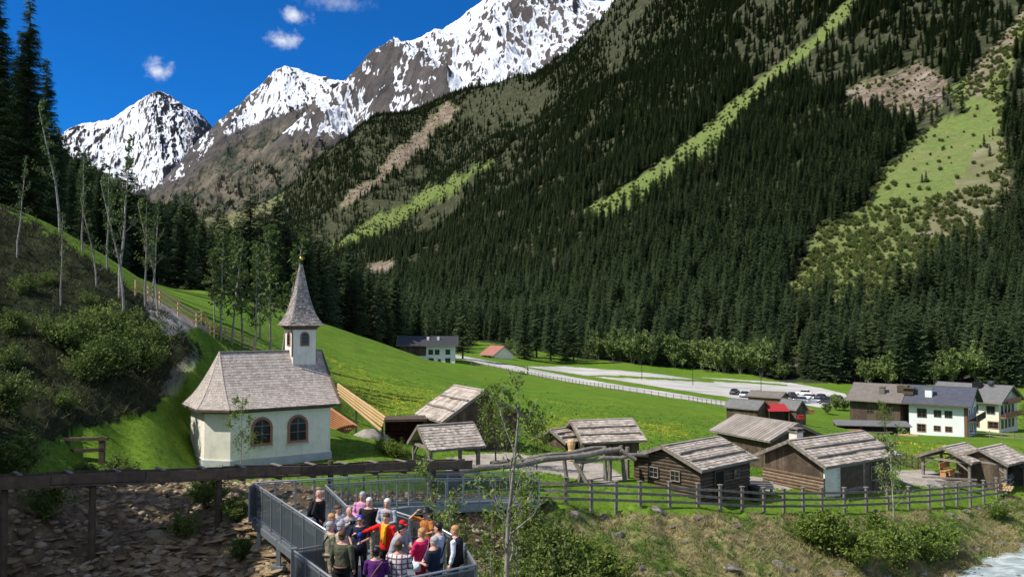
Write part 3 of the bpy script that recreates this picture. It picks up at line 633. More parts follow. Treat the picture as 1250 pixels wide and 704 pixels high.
def house(name, label, cat, R_, theta, W, Ln, rise, zg, wall='old_wood', roof='board_roof', og=.45, oe=.45, style='board', rows=9, sw=.22, th=.028,
          openings=(), group=None, base=None, walls=('front','back','right','left'), posts=False, sag=.03, barge='grey_wood', flat_roof=False, horiz=False, bw=.2, fascia=.14):
    px, py, D = R_; th_ = R(theta); rv = Vector((math.cos(th_), math.sin(th_))); lv = Vector((-math.sin(th_), math.cos(th_)))
    Rp = P(px, py, D); ze = Rp.z; c = Vector((Rp.x, Rp.y))+rv*(Ln/2)+lv*(W/2)
    root = empty(name, (c.x, c.y, zg), th_, label, cat, group)
    he = ze-zg; hx, hy = Ln/2, W/2; wx, wy = hx-og, hy-oe
    zroof = lambda y: he+rise*(1-abs(y)/hy)
    # roof
    rb = MB()
    for s in (-1, 1):
        A, B, C, Dd = (-hx, s*hy, he), (hx, s*hy, he), (hx, 0, he+rise), (-hx, 0, he+rise)
        if s > 0: A, B, C, Dd = B, A, Dd, C
        lo = [Vector(q)-Vector((0, 0, .09)) for q in (A, B, C, Dd)]
        up_ = [Vector(q) for q in (A, B, C, Dd)]
        rb.hexa(lo+up_)
        if not flat_roof: shingles(rb, quad_fn(A, B, C, Dd), rows, sw, th)
        elif flat_roof == 'corr':
            n = int(Ln/.32)
            for i in range(n):
                a = -hx+Ln*i/n; y0, y1 = s*(hy+.06), 0
                rb.bar((a+Ln/n/2, y0, he+.03-rise*.06/hy), (a+Ln/n/2, y1, he+rise+.03), Ln/n*.86, .06)
        else:
            rb.hexa([Vector(q)+Vector((0, 0, .004)) for q in (A, B, C, Dd)]+[Vector(q)+Vector((0, 0, .07)) for q in (A, B, C, Dd)])
    rb.bar((-hx, 0, he+rise+.05), (hx, 0, he+rise+.05), .22, .06)
    ro = rb.build('roof', M[roof], root)
    if group and not flat_roof:
        for s in (-1, 1):
            for fr in (.30, .62):
                pb = MB(); y = s*hy*(1-fr); z = he+rise*fr+.11; n_ = 7
                pb.tube([(-hx*.93+2*hx*.93*i/n_, y+rng.uniform(-.06, .06), z+rng.uniform(-.01, .03)) for i in range(n_+1)], [rng.uniform(.05, .085) for _ in range(n_+1)], 7); pb.build('weight_pole', M['grey_wood'], ro)
    # barge boards
    bg = MB()
    for e in (-1, 1):
        for s in (-1, 1):
            bg.bar((e*(hx+.02), s*(hy+.05), he-.05), (e*(hx+.02), 0, he+rise-.02), .05, fascia+.06)
    for s in (-1, 1): bg.bar((-hx, s*(hy+.02), he-.05), (hx, s*(hy+.02), he-.05), .05, fascia*.7)
    bg.build('bargeboard', M[barge], root)
    ed = {'front': ((-wx, wy), (-wx, -wy), (-1, 0)), 'back': ((wx, -wy), (wx, wy), (1, 0)), 'right': ((-wx, -wy), (wx, -wy), (0, -1)), 'left': ((wx, wy), (-wx, wy), (0, 1))}
    if posts:
        for sx_ in (-1, 1):
            for sy_ in (-1, 1):
                pb = MB(); pb.bar((sx_*wx, sy_*wy, -.4), (sx_*wx, sy_*wy, zroof(wy)-.1), .17); pb.build('post', M['grey_wood'], root)
        bm_ = MB()
        for sy_ in (-1, 1): bm_.bar((-hx+.1, sy_*wy, zroof(wy)-.16), (hx-.1, sy_*wy, zroof(wy)-.16), .15)
        for sx_ in (-1, 1):
            bm_.bar((sx_*wx, -wy, zroof(wy)-.2), (sx_*wx, wy, zroof(wy)-.2), .14)
            bm_.bar((sx_*wx, -wy*.95, zroof(wy)-.75), (sx_*wx, -wy*.45, zroof(wy)-.2), .09); bm_.bar((sx_*wx, wy*.95, zroof(wy)-.75), (sx_*wx, wy*.45, zroof(wy)-.2), .09)
        bm_.build('beam', M['grey_wood'], root)
    sk = {k: [] for k in ed}
    for op in openings: 
        if op[6:] and op[6] == 'hole': sk[op[0]].append(op)
    wb = MB()
    for sd in walls:
        p0, p1, nr = ed[sd]; L_ = 2*(wy if sd in ('front', 'back') else wx)
        if sd in ('front', 'back'): top = lambda a, wy=wy: zroof((2*a-1)*wy)-.1
        else: top = lambda a: zroof(wy)-.1
        zb = -1.2
        skip = [((o_[1]-o_[3]/2)/L_, (o_[1]+o_[3]/2)/L_, o_[2], o_[2]+o_[4]) for o_ in sk[sd]]
        if style == 'plaster':
            n = 14; vs = []; fs = []
            P0, P1 = Vector(p0), Vector(p1); pr = [(-.01, 0), (1.01, 0)]
            for i in range(n+1):
                a = i/n; q = P0.lerp(P1, a); vs += [(q.x, q.y, zb), (q.x, q.y, top(a))]
            for i in range(n): fs.append((2*i, 2*i+2, 2*i+3, 2*i+1))
            wb.add(vs, fs)
        else:
            q0, q1 = Vector(p0), Vector(p1); nn = Vector(nr)
            boards(wb, p0, p1, zb if not skip else zb, top, bw, .035 if style != 'log' else .1, horiz or style == 'log', nr, log=(style == 'log'), skip=skip)
    if style != 'plaster' and walls:
        # solid core behind the boards
        ins = .02; cb = wb
        xs = wx-ins; ys = wy-ins
        if set(walls) == {'front','back','right','left'} and not any(sk.values()):
            prof_ = [(-ys, -1.2), (ys, -1.2), (ys, zroof(ys)-.12), (0, zroof(0)-.12), (-ys, zroof(ys)-.12)]
            vs = [(-xs, y, z) for y, z in prof_]+[(xs, y, z) for y, z in prof_]
            cb.add(vs, [(0,1,2,3,4), (9,8,7,6,5)]+[(i, (i+1) % 5+0, (i+1) % 5+5, i+5) for i in range(5)], 0)
    if walls: wb.build('wall', M[wall], root)
    k = 0
    for op in openings:
        sd, pos, z, w, h, fm = op[:6]
        kind = op[6] if op[6:] else 'window'
        p0, p1, nr = ed[sd]; p0, p1 = Vector(p0), Vector(p1); t = (p1-p0).normalized(); q = p0+t*pos
        off = {'plaster': .004, 'board': .05, 'log': .16}[style]
        ang = math.atan2(nr[1], nr[0])+math.pi/2
        loc = (q.x+nr[0]*off, q.y+nr[1]*off, z)
        if kind == 'window': window(root, loc, ang, w, h, M[fm], bars=(1, 1) if w > .5 else (0, 1), d=.07)
        elif kind == 'door':
            o = window(root, loc, ang, w, h, M[fm], bars=None, name='door', d=.06)
            o.children[0].data.materials[0] = M['old_wood'] if fm != 'old_wood' else M['dark_hole']; o.children[0].name = 'leaf'
    return root, dict(he=he, hx=hx, hy=hy, wx=wx, wy=wy, zroof=zroof)
# ---------------------------------------------------------------- the chapel
CT = R(34); c3 = Vector((-14.36, 42.0)); ZB = -1.6
chapel = empty('chapel', (c3.x, c3.y, ZB), CT, 'white plaster chapel with shingled roof and pointed bell turret on the lawn', 'chapel')
CW, CL, CA = 5.05, 5.35, 1.03
Z = lambda z: z-ZB
foot = [(0, 0), (CL, 0), (CL, CW), (0, CW), (-CA, CW-CA), (-CA, CA)]
def offset(poly, d):
    out = []; n = len(poly)
    for i in range(n):
        p, a, b = Vector(poly[i]), Vector(poly[i-1]), Vector(poly[(i+1) % n])
        t1, t2 = (p-a).normalized(), (b-p).normalized(); n1, n2 = Vector((t1.y, -t1.x)), Vector((t2.y, -t2.x))
        bis = (n1+n2).normalized(); out.append(p+bis*(d/bis.dot(n1)))
    return out
def prism(mb, poly, z0, z1):
    n = len(poly); vs = [(p[0], p[1], z0) for p in poly]+[(p[0], p[1], z1) for p in poly]
    mb.add(vs, [(i, (i+1) % n, (i+1) % n+n, i+n) for i in range(n)]+[tuple(range(n-1, -1, -1)), tuple(range(n, 2*n))])
EZ = 1.78
mb = MB(); prism(mb, foot, Z(-.9), Z(EZ+.05))
mb.add([(CL, .02, Z(EZ+.05)), (CL, CW-.02, Z(EZ+.05)), (CL, CW/2, Z(4.45))], [(0, 1, 2)])
mb.build('wall', M['plaster'], chapel)
mb = MB(); prism(mb, offset(foot, .07), Z(-2.2), Z(-.80)); mb.build('plinth', M['plinth'], chapel)
mb = MB(); prism(mb, offset(foot, .03), Z(-.80), Z(-.76)); mb.build('plinth_cap', M['plaster'], chapel)
mb = MB(); prism(mb, offset(foot, .06), Z(EZ-.20), Z(EZ+.0)); prism(mb, offset(foot, .14), Z(EZ-.02), Z(EZ+.12)); mb.build('cornice', M['trim_wood'], chapel)
ev = offset(foot, .42); ze0 = EZ+.02; RZ = 4.62
rA, rB = Vector((.05, CW/2, Z(RZ))), Vector((CL+.42, CW/2, Z(RZ)))
E = [Vector((p.x, p.y, Z(ze0))) for p in ev]
def bell(A, B, C, D):
    f0 = quad_fn(A, B, C, D)
    def f(a, b):
        p = f0(a, b); return p-Vector((0, 0, .38*math.sin(math.pi*min(1, max(0, b)))**1.0*(1-.35*b)))
    return f
roofp = [(E[0], E[1], rB, rA), (E[2], E[3], rA, rB), (E[3], E[4], rA, rA), (E[4], E[5], rA, rA), (E[5], E[0], rA, rA)]
mb = MB(); rim = MB()
for A, B, C, D in roofp:
    f = bell(A, B, C, D); n = 8
    for i in range(n):
        for j in (0,):
            b0, b1 = i/n, (i+1)/n
            q = [f(0, b0), f(1, b0), f(1, b1), f(0, b1)]; lo = [v-Vector((0, 0, .07)) for v in q]
            mb.hexa([lo[0], lo[1], lo[2], lo[3]]+q)
    shingles(mb, f, 24, .15, .014, over=1.5, jit=.008)
mb.bar((.05, CW/2, Z(RZ+.02)), (CL+.42, CW/2, Z(RZ+.02)), .2, .05)
for e in (3, 4, 5, 0):
    f = bell(E[e], E[e], rA, rA); pts = [f(0, i/8)+Vector((0, 0, .035)) for i in range(9)]
    mb.tube(pts, .035, 5)
chr_ = mb.build('roof', M['shingle'], chapel)
mb = MB()
for i in range(6): mb.bar(E[i]-Vector((0, 0, .06)), E[(i+1) % 6]-Vector((0, 0, .06)), .05, .10)
for a, b in ((E[1], rB), (E[2], rB)): mb.bar(a-Vector((0, 0, .05)), b-Vector((0, 0, .08)), .06, .16)
mb.build('eave_board', M['old_wood'], chapel)
M['frame_ch'] = M['frame']
for s in (1.6, 3.52): window(chapel, (s, -.002, Z(-.03)), 0, .86, 1.22, M['frame'], arch=True, d=.06, bars=(1, 2), sill=M['plinth'])
window(chapel, (CL+.002, CW/2, Z(-1.0)), R(90), 1.1, 2.1, M['trim_wood'], arch=True, d=.07, bars=None, name='door').children[0].data.materials[0] = M['trim_wood']
# turret
ts, tw = 4.52, 1.32
tr = empty('bell_turret', (0, 0, 0)); tr.parent = chapel; bpy.data.objects.remove(tr)
mb = MB(); mb.box((ts, CW/2, Z(4.9)), (tw, tw, 2.1)); turret = mb.build('turret', M['plaster'], chapel)
mb = MB(); mb.box((ts, CW/2, Z(5.87)), (tw+.14, tw+.14, .12)); mb.box((ts, CW/2, Z(5.98)), (tw+.3, tw+.3, .1)); mb.build('turret_cornice', M['trim_wood'], turret)
window(turret, (ts+.02, CW/2-tw/2-.002, Z(4.95)), 0, .40, .68, M['frame'], arch=True, d=.04, bars=(0, 3), barm=M['red_wood'])
window(turret, (ts-tw/2-.002, CW/2, Z(4.95)), R(-90), .40, .68, M['frame'], arch=True, d=.04, bars=(0, 3), barm=M['red_wood'])
window(turret, (ts+tw/2+.002, CW/2, Z(4.95)), R(90), .40, .68, M['frame'], arch=True, d=.04, bars=(0, 3), barm=M['red_wood'])
prf = [(.99, 6.02), (.80, 6.32), (.62, 6.72), (.475, 7.2), (.35, 7.75), (.24, 8.35), (.14, 8.95), (.05, 9.5)]
mb = MB(); seg = []
def sp_at(b):
    x = b*(len(prf)-1); i = min(int(x), len(prf)-2); t = x-i
    return prf[i][0]*(1-t)+prf[i+1][0]*t, prf[i][1]*(1-t)+prf[i+1][1]*t
cs = [(-1, -1), (1, -1), (1, 1), (-1, 1)]
for k in range(4):
    a_, b_ = cs[k], cs[(k+1) % 4]
    def f(a, b, a_=a_, b_=b_):
        hw, z = sp_at(min(1, max(0, b))); return Vector((ts+hw*(a_[0]*(1-a)+b_[0]*a), CW/2+hw*(a_[1]*(1-a)+b_[1]*a), Z(z)))
    shingles(mb, f, 26, .13, .018, over=1.4, jit=.02)
    mb.tube([f(0, i/14)*1.0 for i in range(15)], .035, 5)
for i in range(len(prf)-1):
    (h0, z0), (h1, z1) = prf[i], prf[i+1]
    mb.hexa([(ts-h0, CW/2-h0, Z(z0)), (ts+h0, CW/2-h0, Z(z0)), (ts+h0, CW/2+h0, Z(z0)), (ts-h0, CW/2+h0, Z(z0)), (ts-h1, CW/2-h1, Z(z1)), (ts+h1, CW/2-h1, Z(z1)), (ts+h1, CW/2+h1, Z(z1)), (ts-h1, CW/2+h1, Z(z1))])
mb.build('spire', M['spire'], turret)
mb = MB(); mb.tube([(ts, CW/2, Z(9.45)), (ts, CW/2, Z(9.75))], .025, 6); mb.build('finial_rod', M['iron'], turret)
bpy.data.objects['finial_rod'].parent = turret
mb = MB(); mb.lathe([(.01, -.12), (.08, -.09), (.12, 0), (.08, .09), (.01, .12)], (ts, CW/2, Z(9.84)), 12); mb.build('gilded_ball', M['gold'], turret, smooth=True)
mb = MB(); mb.tube([(ts-.95, CW/2-.95, Z(6.0)), (ts-.78, CW/2-.78, Z(5.75)), (ts-.72, CW/2-.72, Z(5.6)), (ts-.72, CW/2-.72, Z(4.3))], .04, 6); mb.build('downpipe', M['trim_wood'], turret)

# ---------------------------------------------------------------- the old farm village
BG = 'old wooden farm buildings in the village'
house('storehouse', 'low log storehouse with patched board roof, nearest the fence, dark gable with two small windows', 'barn', (855,573,44.5), 42, 5.3, 5.6, .98, -3.35, wall='old_wood', style='log', bw=.19,
      openings=(('front', 1.4, .75, .55, .5, 'grey_wood'), ('front', 2.9, .75, .55, .5, 'grey_wood'), ('right', 1.6, -.1, .8, 1.35, 'old_wood', 'door'), ('right', 3.3, .7, .4, .4, 'grey_wood')), rows=12, sw=.2, group=BG)
bz = house('smithy', 'long barn with stone chimney, slatted log gable and white plastered corner behind the fence', 'barn', (1005,569,50), 33.5, 5.4, 8.0, 1.25, -4.35, wall='old_wood', style='board', bw=.22, rows=11, sw=.24, oe=.5, og=.5,
      openings=(('right', 2.7, .1, 2.4, 1.35, 'grey_wood', 'door'), ('right', 5.2, .35, .7, .8, 'grey_wood')), group=BG)
mb = MB()   # log cladding of its gable, chimney, plaster corner
g = bz[1]
boards(mb, (-g['wx']-.04, g['wy']), (-g['wx']-.04, -g['wy']), -.6, lambda a: 1.15, .2, .1, True, (-1, 0), log=True); mb.build('log_gable', M['log_wood'], bz[0])
mb = MB(); mb.box((-g['wx']+.75, -g['wy']-.06, .3), (1.55, .1, 2.4)); mb.build('plaster_corner', M['plaster'], bz[0])
mb = MB(); mb.box((-g['wx']+1.2, -.9+1.6, g['he']+1.05), (.62, .62, 1.1)); ch = mb.build('chimney', M['plaster'], bz[0])
mb = MB(); mb.box((-g['wx']+1.2, .7, g['he']+1.66), (.8, .8, .08)); [mb.box((-g['wx']+1.2+a*.25, .7+b*.25, g['he']+1.74), (.12, .12, .18)) for a in (-1, 1) for b in (-1, 1)]; mb.box((-g['wx']+1.2, .7, g['he']+1.86), (.8, .8, .06)); mb.build('chimney_cap', M['rock'], ch)
house('barn', 'wide grey barn with ribbed board roof standing behind the chimney barn', 'barn', (1005,531.5,62.7), 117, 5.6, 6.6, 1.1, -4.9, wall='old_wood', roof='corr', flat_roof='corr', group=BG,
      openings=(('left', 2.4, .6, 1.6, .7, 'old_wood', 'door'),))
house('barn', 'tall dark barn with pale board roof behind the leafy sapling and small shelter', 'barn', (641,508,58), 118, 6.3, 5.2, 1.95, -2.9, wall='old_wood', roof='board_roof', rows=8, sw=.35, group=BG)
house('cottage', 'low farm cottage with patched grey board roof on the meadow edge behind the log trough', 'barn', (710,540,60), 15, 5.2, 5.1, 1.3, -3.9, wall='old_wood', rows=9, sw=.25, group=BG, openings=(('front', 2.6, 0, .9, 1.4, 'old_wood', 'door'),))
house('lean_shed', 'small mossy shed adjoining the cottage on its tree side', 'shed', (690,540,61), 40, 3.4, 3.0, .8, -3.8, wall='old_wood', rows=7, sw=.22, group=BG)
shl = house('shelter', 'open shingle-roofed shelter on posts at the end of the wooden flume', 'shelter', (523,549,42), 27, 3.0, 3.2, 1.05, -2.4, walls=(), posts=True, rows=9, sw=.17, og=.25, oe=.3, fascia=.1)
hA = house('shelter', 'open rustic board-roofed shelter with red bench inside, left of the stall', 'shelter', (1182.5,564,58), 37, 3.9, 3.5, .85, -5.2, walls=(), posts=True, rows=7, sw=.24, og=.35, oe=.3)
hB = house('stall', 'half-open wooden stall with log pile under its eaves, right of the pair by the stream', 'shelter', (1226.6,566.4,57), 37, 3.8, 3.8, .85, -5.35, wall='old_wood', walls=('back', 'left', 'front'), posts=True, rows=7, sw=.24, og=.35, oe=.3)
# red-brown open hut
c = P(494, 540, 56); hut = empty('hut', (c.x, c.y, -2.35), R(8), 'small red-brown open-fronted hut with flat roof below the meadow', 'hut')
mb = MB(); 
for x in (-1.28, 1.28): boards(mb, (x, -.9), (x, .9), -.4, lambda a: 1.9, .18, .05, False, (1 if x < 0 else -1, 0))
boards(mb, (-1.28, .9), (1.28, .9), -.4, lambda a: 1.9, .18, .04, False, (0, -1)); mb.box((0, .5, .95), (2.4, .7, .05)); mb.box((0, .93, .8), (2.6, .03, 2.2)); mb.build('wall', M['red_wood'], hut)
mb = MB(); mb.box((0, 0, 1.98), (2.95, 2.3, .09)); mb.bar((-1.48, -1.17, 1.98), (1.48, -1.17, 1.98), .05, .16); mb.build('roof', M['old_wood'], hut)
mb = MB(); [mb.bar((.2+i*.12, -.3, -.2), (.7+i*.1, .6, .7), .1, .05) for i in range(4)]; mb.build('leaning_board', M['fresh_wood'], hut)

# ---------------------------------------------------------------- houses on the valley floor
def wins(side, xs, zs, w, h, fm): return [(side, x, z, w, h, fm) for z in zs for x in xs]
LH = 20.0; zg = -14.2
h1 = house('guest_house', 'white two-storey guest house with blue-grey roof and dark balconies on its gable', 'house', (1197.6,489.6,148.4), 142, 11.4, 11.0, 2.85, zg, wall='white_wall', roof='slate', flat_roof=True, style='plaster', og=.9, oe=1.1, fascia=.3, barge='dark_roof' if False else 'old_wood',
      openings=wins('left', (6.3, 4.5), (.75,), .95, .8, 'frame')+[('left', 3.0+4.6-5.5+ -.1+.0+ 0, .45, 1.25, 1.2, 'frame')]+wins('left', (6.3, 4.6), (3.2,), 1.0, 1.0, 'old_wood')+[('left', 2.1, 3.0, 1.3, 1.3, 'old_wood')]+wins('front', (2, 4.2, 6.6, 8), (.5, 3.1), .95, 1.5, 'white_wall'))
g = h1[1]
for z in (2.75,):
    mb = MB(); mb.box((-g['wx']-.75, 0, z-.1), (1.5, 2*g['wy'], .14))
    for i in range(40): mb.box((-g['wx']-1.45, -g['wy']+i*2*g['wy']/39, z+.45), (.06, .15, .9))
    mb.box((-g['wx']-1.45, 0, z+.95), (.1, 2*g['wy'], .09)); mb.build('balcony', M['old_wood'], h1[0])
mb = MB(); mb.box((-g['wx']-.02, g['wy']-.25, 2.3), (.1, .5, 5.6)); mb.box((-g['wx']+.25, g['wy']+.02, 2.3), (.5, .08, 5.6)); mb.build('corner_quoin', M['trim_wood'], h1[0])
mb = MB(); mb.box((1.6, 3.1, g['he']+1.75), (1.1, 1.1, 1.5)); c_ = mb.build('chimney', M['white_wall'], h1[0])
mb = MB(); mb.box((1.6, 3.1, g['he']+2.6), (1.5, 1.4, .18)); mb.build('chimney_cap', M['metal'], c_)
mb = MB(); mb.box((4.9, 2.7, g['he']+1.9), (1.6, 1.8, 1.1)); mb.box((4.9, 2.8, g['he']+2.5), (2.0, 2.3, .12)); mb.build('dormer', M['old_wood'], h1[0])
# the older farm wing
rv = Vector((math.cos(R(142)), math.sin(R(142)))); Rp = P(1197.6,489.6,148.4); q = Rp.xy+rv*11.05; D2 = q.y; pxx = q.x/D2*F+625; pyy = HOR+(CAMZ-Rp.z)/D2*F
h2 = house('farmhouse', 'dark timber farmhouse wing with wide faded brown roof joined to the white guest house', 'house', (pxx,pyy,D2), 142, 11.4, 9.6, 2.8, zg+.1, wall='old_wood', roof='brown_roof', flat_roof=True, og=.5, oe=1.1, bw=.5, fascia=.25,
      openings=wins('left', (6.5, 3.5), (3.0,), 1.0, .8, 'old_wood'))
g = h2[1]
mb = MB(); mb.box((-1.0, 3.1, g['he']+1.6), (.9, .9, 1.5)); mb.box((-1.0, 3.1, g['he']+2.55), (1.2, 1.2, .12)); mb.build('chimney', M['brown_roof'], h2[0])
mb = MB(); mb.box((-4.3, 2.0, g['he']+2.25), (1.8, 1.6, 1.2)); mb.build('dormer', M['old_wood'], h2[0])
h3 = house('guest_house', 'pale yellow guest house with wooden balconies, farthest right behind the white one', 'house', (1249,487,162.5), 130, 12, 14, 3.0, -15.4, wall='cream_wall', roof='grey_roof', flat_roof=True, style='plaster', og=1.0, oe=1.2, fascia=.35,
      openings=wins('left', (11, 7.6, 3.6), (.6,), 1.7, 1.1, 'frame')+wins('left', (10.6, 7.6, 3.6), (3.3,), 1.3, 1.3, 'grey_roof')+wins('front', (1.6, 3.4, 5.2, 7), (.5, 3.2), .9, 1.5, 'grey_roof'))
g = h3[1]
for z in (2.75, 5.3):
    w_ = g['wy'] if z < 4 else g['wy']*.7
    mb = MB(); mb.box((-g['wx']-.6, 0, z-.1), (1.2, 2*w_, .14))
    for i in range(36): mb.box((-g['wx']-1.15, -w_+i*2*w_/35, z+.45), (.06, .2, .85))
    mb.build('balcony', M['frame'], h3[0])
mb = MB(); mb.box((-1, 1.2, g['he']+2.9), (1.6, 1.2, 1.1)); mb.build('chimney', M['iron'], h3[0])
mb = MB(); mb.lathe([(.05, 0), (.5, .2), (.62, .28)], (0, 0, 0), 14); dsh = mb.build('satellite_dish', M['slate'], h3[0]); dsh.location = (-3.6, 1.4, g['he']+3.2); dsh.rotation_euler = (R(70), 0, R(30))
fh = house('house', 'white house with long dark roof half hidden behind the grass hill', 'house', (484,421.7,230), 3, 10, 17.2, 2.55, -7.3, wall='white_wall', roof='dark_roof', flat_roof=True, style='plaster', og=.8, oe=1.0, fascia=.4, barge='grey_wood',
      openings=wins('right', (8.8, 10.6, 13.6), (3.0,), 1.1, 1.2, 'slate')+wins('right', (8.9, 13.6), (.5,), 1.2, 1.3, 'slate')+[('right', 11.2, .7, .7, .9, 'slate')])
g = fh[1]; mb = MB(); boards(mb, (-g['wx'], -g['wy']-.02), (-.3, -g['wy']-.02), 2.6, lambda a: g['he']+.3, .5, .08, False, (0, -1)); mb.build('timber_cladding', M['old_wood'], fh[0])
for x in (.1, 3.0): mb = MB(); mb.box((x, -1.9, g['he']+1.9), (.7, .7, 1.0)); mb.build('chimney', M['white_wall'], fh[0])
house('cabin', 'small stone cabin with faded red roof at the forest edge', 'cabin', (630,433,270), 125, 9, 8.5, 3.0, -8.2, wall='cream_wall', roof='red_roof', flat_roof=True, style='plaster', og=.6, oe=.8, openings=(('left', 2.2, .2, 1.2, 1.7, 'old_wood', 'door'), ('left', 4.6, .2, 1.2, 1.7, 'old_wood', 'door')))
house('hay_barn', 'black timber hay barn with grey roof beside the gravel road', 'barn', (940,497,117.5), 135, 3.8, 5.4, 1.1, -8.4, wall='old_wood', roof='grey_roof', flat_roof=True, bw=.3, og=.3, oe=.35)
house('hay_barn', 'narrow black timber barn to the right of the red awning', 'barn', (985,499,117), 120, 2.4, 3.6, 1.3, -8.9, wall='old_wood', roof='grey_roof', flat_roof=True, bw=.3, og=.25, oe=.25)
house('kiosk', 'brown wooden kiosk with low roof beside the parked cars', 'kiosk', (964,483,128), 140, 4, 5.6, .7, -7.9, wall='trim_wood', roof='brown_roof', flat_roof=True, bw=.3, og=.3, oe=.3)
c = P(948, 503, 116.5); aw = empty('awning', (c.x, c.y, -7.4), R(0), 'bright red awning stretched between two black barns', 'awning')
mb = MB(); mb.hexa([(-1.6,-1,.55),(1.4,-1,.55),(1.4,1.4,1.35),(-1.6,1.4,1.35),(-1.6,-1,.6),(1.4,-1,.6),(1.4,1.4,1.4),(-1.6,1.4,1.4)]); mb.build('sheet', M['bright_red'], aw)
for x in (-1.5, 1.3): mb = MB(); mb.bar((x, -.9, -1.3), (x, -.9, .55), .1); mb.build('post', M['old_wood'], aw)
mb = MB(); mb.box((0, 1.3, -.1), (3, .1, 2.4)); mb.build('back_wall', M['old_wood'], aw)
# lumber shed by the farmhouse
c = P(1062, 522, 139); ls = empty('lumber_shed', (c.x, c.y, -13.6), R(-38+27), 'low open lumber shed full of sawn timber beside the farmhouse', 'shed')
mb = MB(); mb.hexa([(-6,-1.5,1.7),(6,-1.5,1.7),(6,2,2.2),(-6,2,2.2),(-6,-1.5,1.8),(6,-1.5,1.8),(6,2,2.3),(-6,2,2.3)]); mb.build('roof', M['grey_roof'], ls)
for x in (-5.6, -2, 2, 5.6): mb = MB(); mb.bar((x, -1.2, -.5), (x, -1.2, 1.7), .18); mb.build('post', M['old_wood'], ls)
mb = MB(); mb.box((0, 1.7, .6), (11.6, .1, 2.6)); mb.build('back_wall', M['old_wood'], ls)
def lumber(c, rz, L_, n, rows_, m, label, sp=.16, name='timber_stack', cat='timber stack'):
    mb = MB(); ca, sa = math.cos(rz), math.sin(rz)
    for r in range(rows_):
        for i in range(n):
            o = (i-n/2)*sp; a = L_/2*rng.uniform(.9, 1.0)
            mb.bar((-a*ca-o*sa, -a*sa+o*ca, r*sp*.8), (a*ca-o*sa, a*sa+o*ca, r*sp*.8), sp*.85, sp*.7)
    ob = mb.build(name, m); ob.location = c; return tag(ob, label, cat)
lumber((c.x-3.7, c.y-.6, -13.3), R(-11), 3.0, 8, 7, M['orange_wood'], 'orange-brown timber stack at the left end of the lumber shed')
lumber((c.x+.2, c.y-.8, -13.4), R(-11), 3.6, 8, 5, M['grey_wood'], 'grey board stack in the middle of the lumber shed')
lumber((c.x+4.6, c.y-2.4, -13.9), R(-11), 3.6, 8, 7, M['fresh_wood'], 'bright yellow sawn timber stack in front of the farmhouse wall')
c = P(983, 500, 118); lumber((c.x, c.y, -7.4), R(10), 1.9, 6, 5, M['orange_wood'], 'orange plank stack beside the narrow black barn')
c = P(976, 509, 112); mb = MB(); mb.box((0, 0, .25), (.8, .5, .5)); mb.box((0, 0, .53), (.86, .56, .06)); mb.box((0, -.27, .3), (.2, .04, .08)); o = mb.build('storage_box', M['bright_red']); o.location = (c.x, c.y, c.z-.2); tag(o, 'small red box in front of the narrow black barn', 'box')
# cars
M['silver'] = mat('silver_car_paint', [(.42,.45,.5)], .25, metal=.6); M['white_car'] = mat('white_car_paint', [(.75,.76,.78)], .25); M['dark_car'] = mat('dark_car_paint', [(.03,.035,.045)], .25); M['blue_car'] = mat('blue_grey_car_paint', [(.12,.16,.24)], .25, metal=.4)
M['tyre'] = mat('tyre_rubber', [(.015,.015,.015)], .8); M['lampglass'] = mat('headlamp_glass', [(.7,.72,.75)], .1); M['taillamp'] = mat('tail_lamp_red', [(.35,.01,.01)], .2)
def car(loc, rz, paint, label, estate=False):
    root = empty('parked_car', loc, rz, label, 'car', 'cars parked on the gravel car park')
    def shell(secs, m, name, par):
        mb = MB(); n = 8
        for x, z0, z1, hw, tw in secs:
            mb.v += [(x, -hw, z0), (x, -hw*1.0, (z0+z1)/2), (x, -tw, z1-.04), (x, -tw*.8, z1), (x, tw*.8, z1), (x, tw, z1-.04), (x, hw, (z0+z1)/2), (x, hw, z0)]
        for i in range(len(secs)-1):
            for j in range(n): a = i*n+j; b = i*n+(j+1) % n; mb.f.append((a, b, b+n, a+n)); mb.mi.append(0)
        mb.f.append(tuple(range(n))); mb.f.append(tuple((len(secs)-1)*n+j for j in range(n-1, -1, -1))); mb.mi += [0, 0]
        return mb.build(name, m, par, smooth=False)
    shell([(-2.15,.35,.72,.78,.72),(-2.05,.25,.9,.86,.78),(-1.2,.22,.95,.88,.8),(0,.22,.95,.88,.8),(1.2,.22,.92,.88,.78),(1.95,.25,.78,.84,.72),(2.12,.35,.62,.76,.66)], paint, 'body', root)
    rr = -1.95 if estate else -1.55
    shell([(rr,.9,.96,.78,.74),(rr+.35,.9,1.42,.76,.62),(-.2,.9,1.48,.77,.62),(.45,.9,1.4,.76,.6),(1.15,.88,.93,.76,.72)], M['pane'], 'window_glass', root)
    shell([(rr+.4,1.40,1.46,.63,.58),(-.2,1.45,1.52,.64,.58),(.4,1.38,1.44,.62,.56)], paint, 'roof', root)
    for x in (-1.3, 1.35):
        for y in (-.8, .8):
            mb = MB(); mb.tube([(x, y-.1, .32), (x, y+.1, .32)], .32, 14); w = mb.build('wheel', M['tyre'], root)
            mb = MB(); mb.tube([(x, y-.108, .32), (x, y+.108, .32)], .19, 10); mb.build('rim', M['metal'], w)
    for y in (-.6, .6):
        mb = MB(); mb.box((2.06, y, .65), (.12, .3, .14)); mb.build('headlight', M['lampglass'], root)
        mb = MB(); mb.box((-2.09, y, .75), (.1, .25, .16)); mb.build('tail_light', M['taillamp'], root)
    for y in (-.93, .93): mb = MB(); mb.box((.75, y, .98), (.14, .16, .12)); mb.build('mirror', paint, root)
    return root
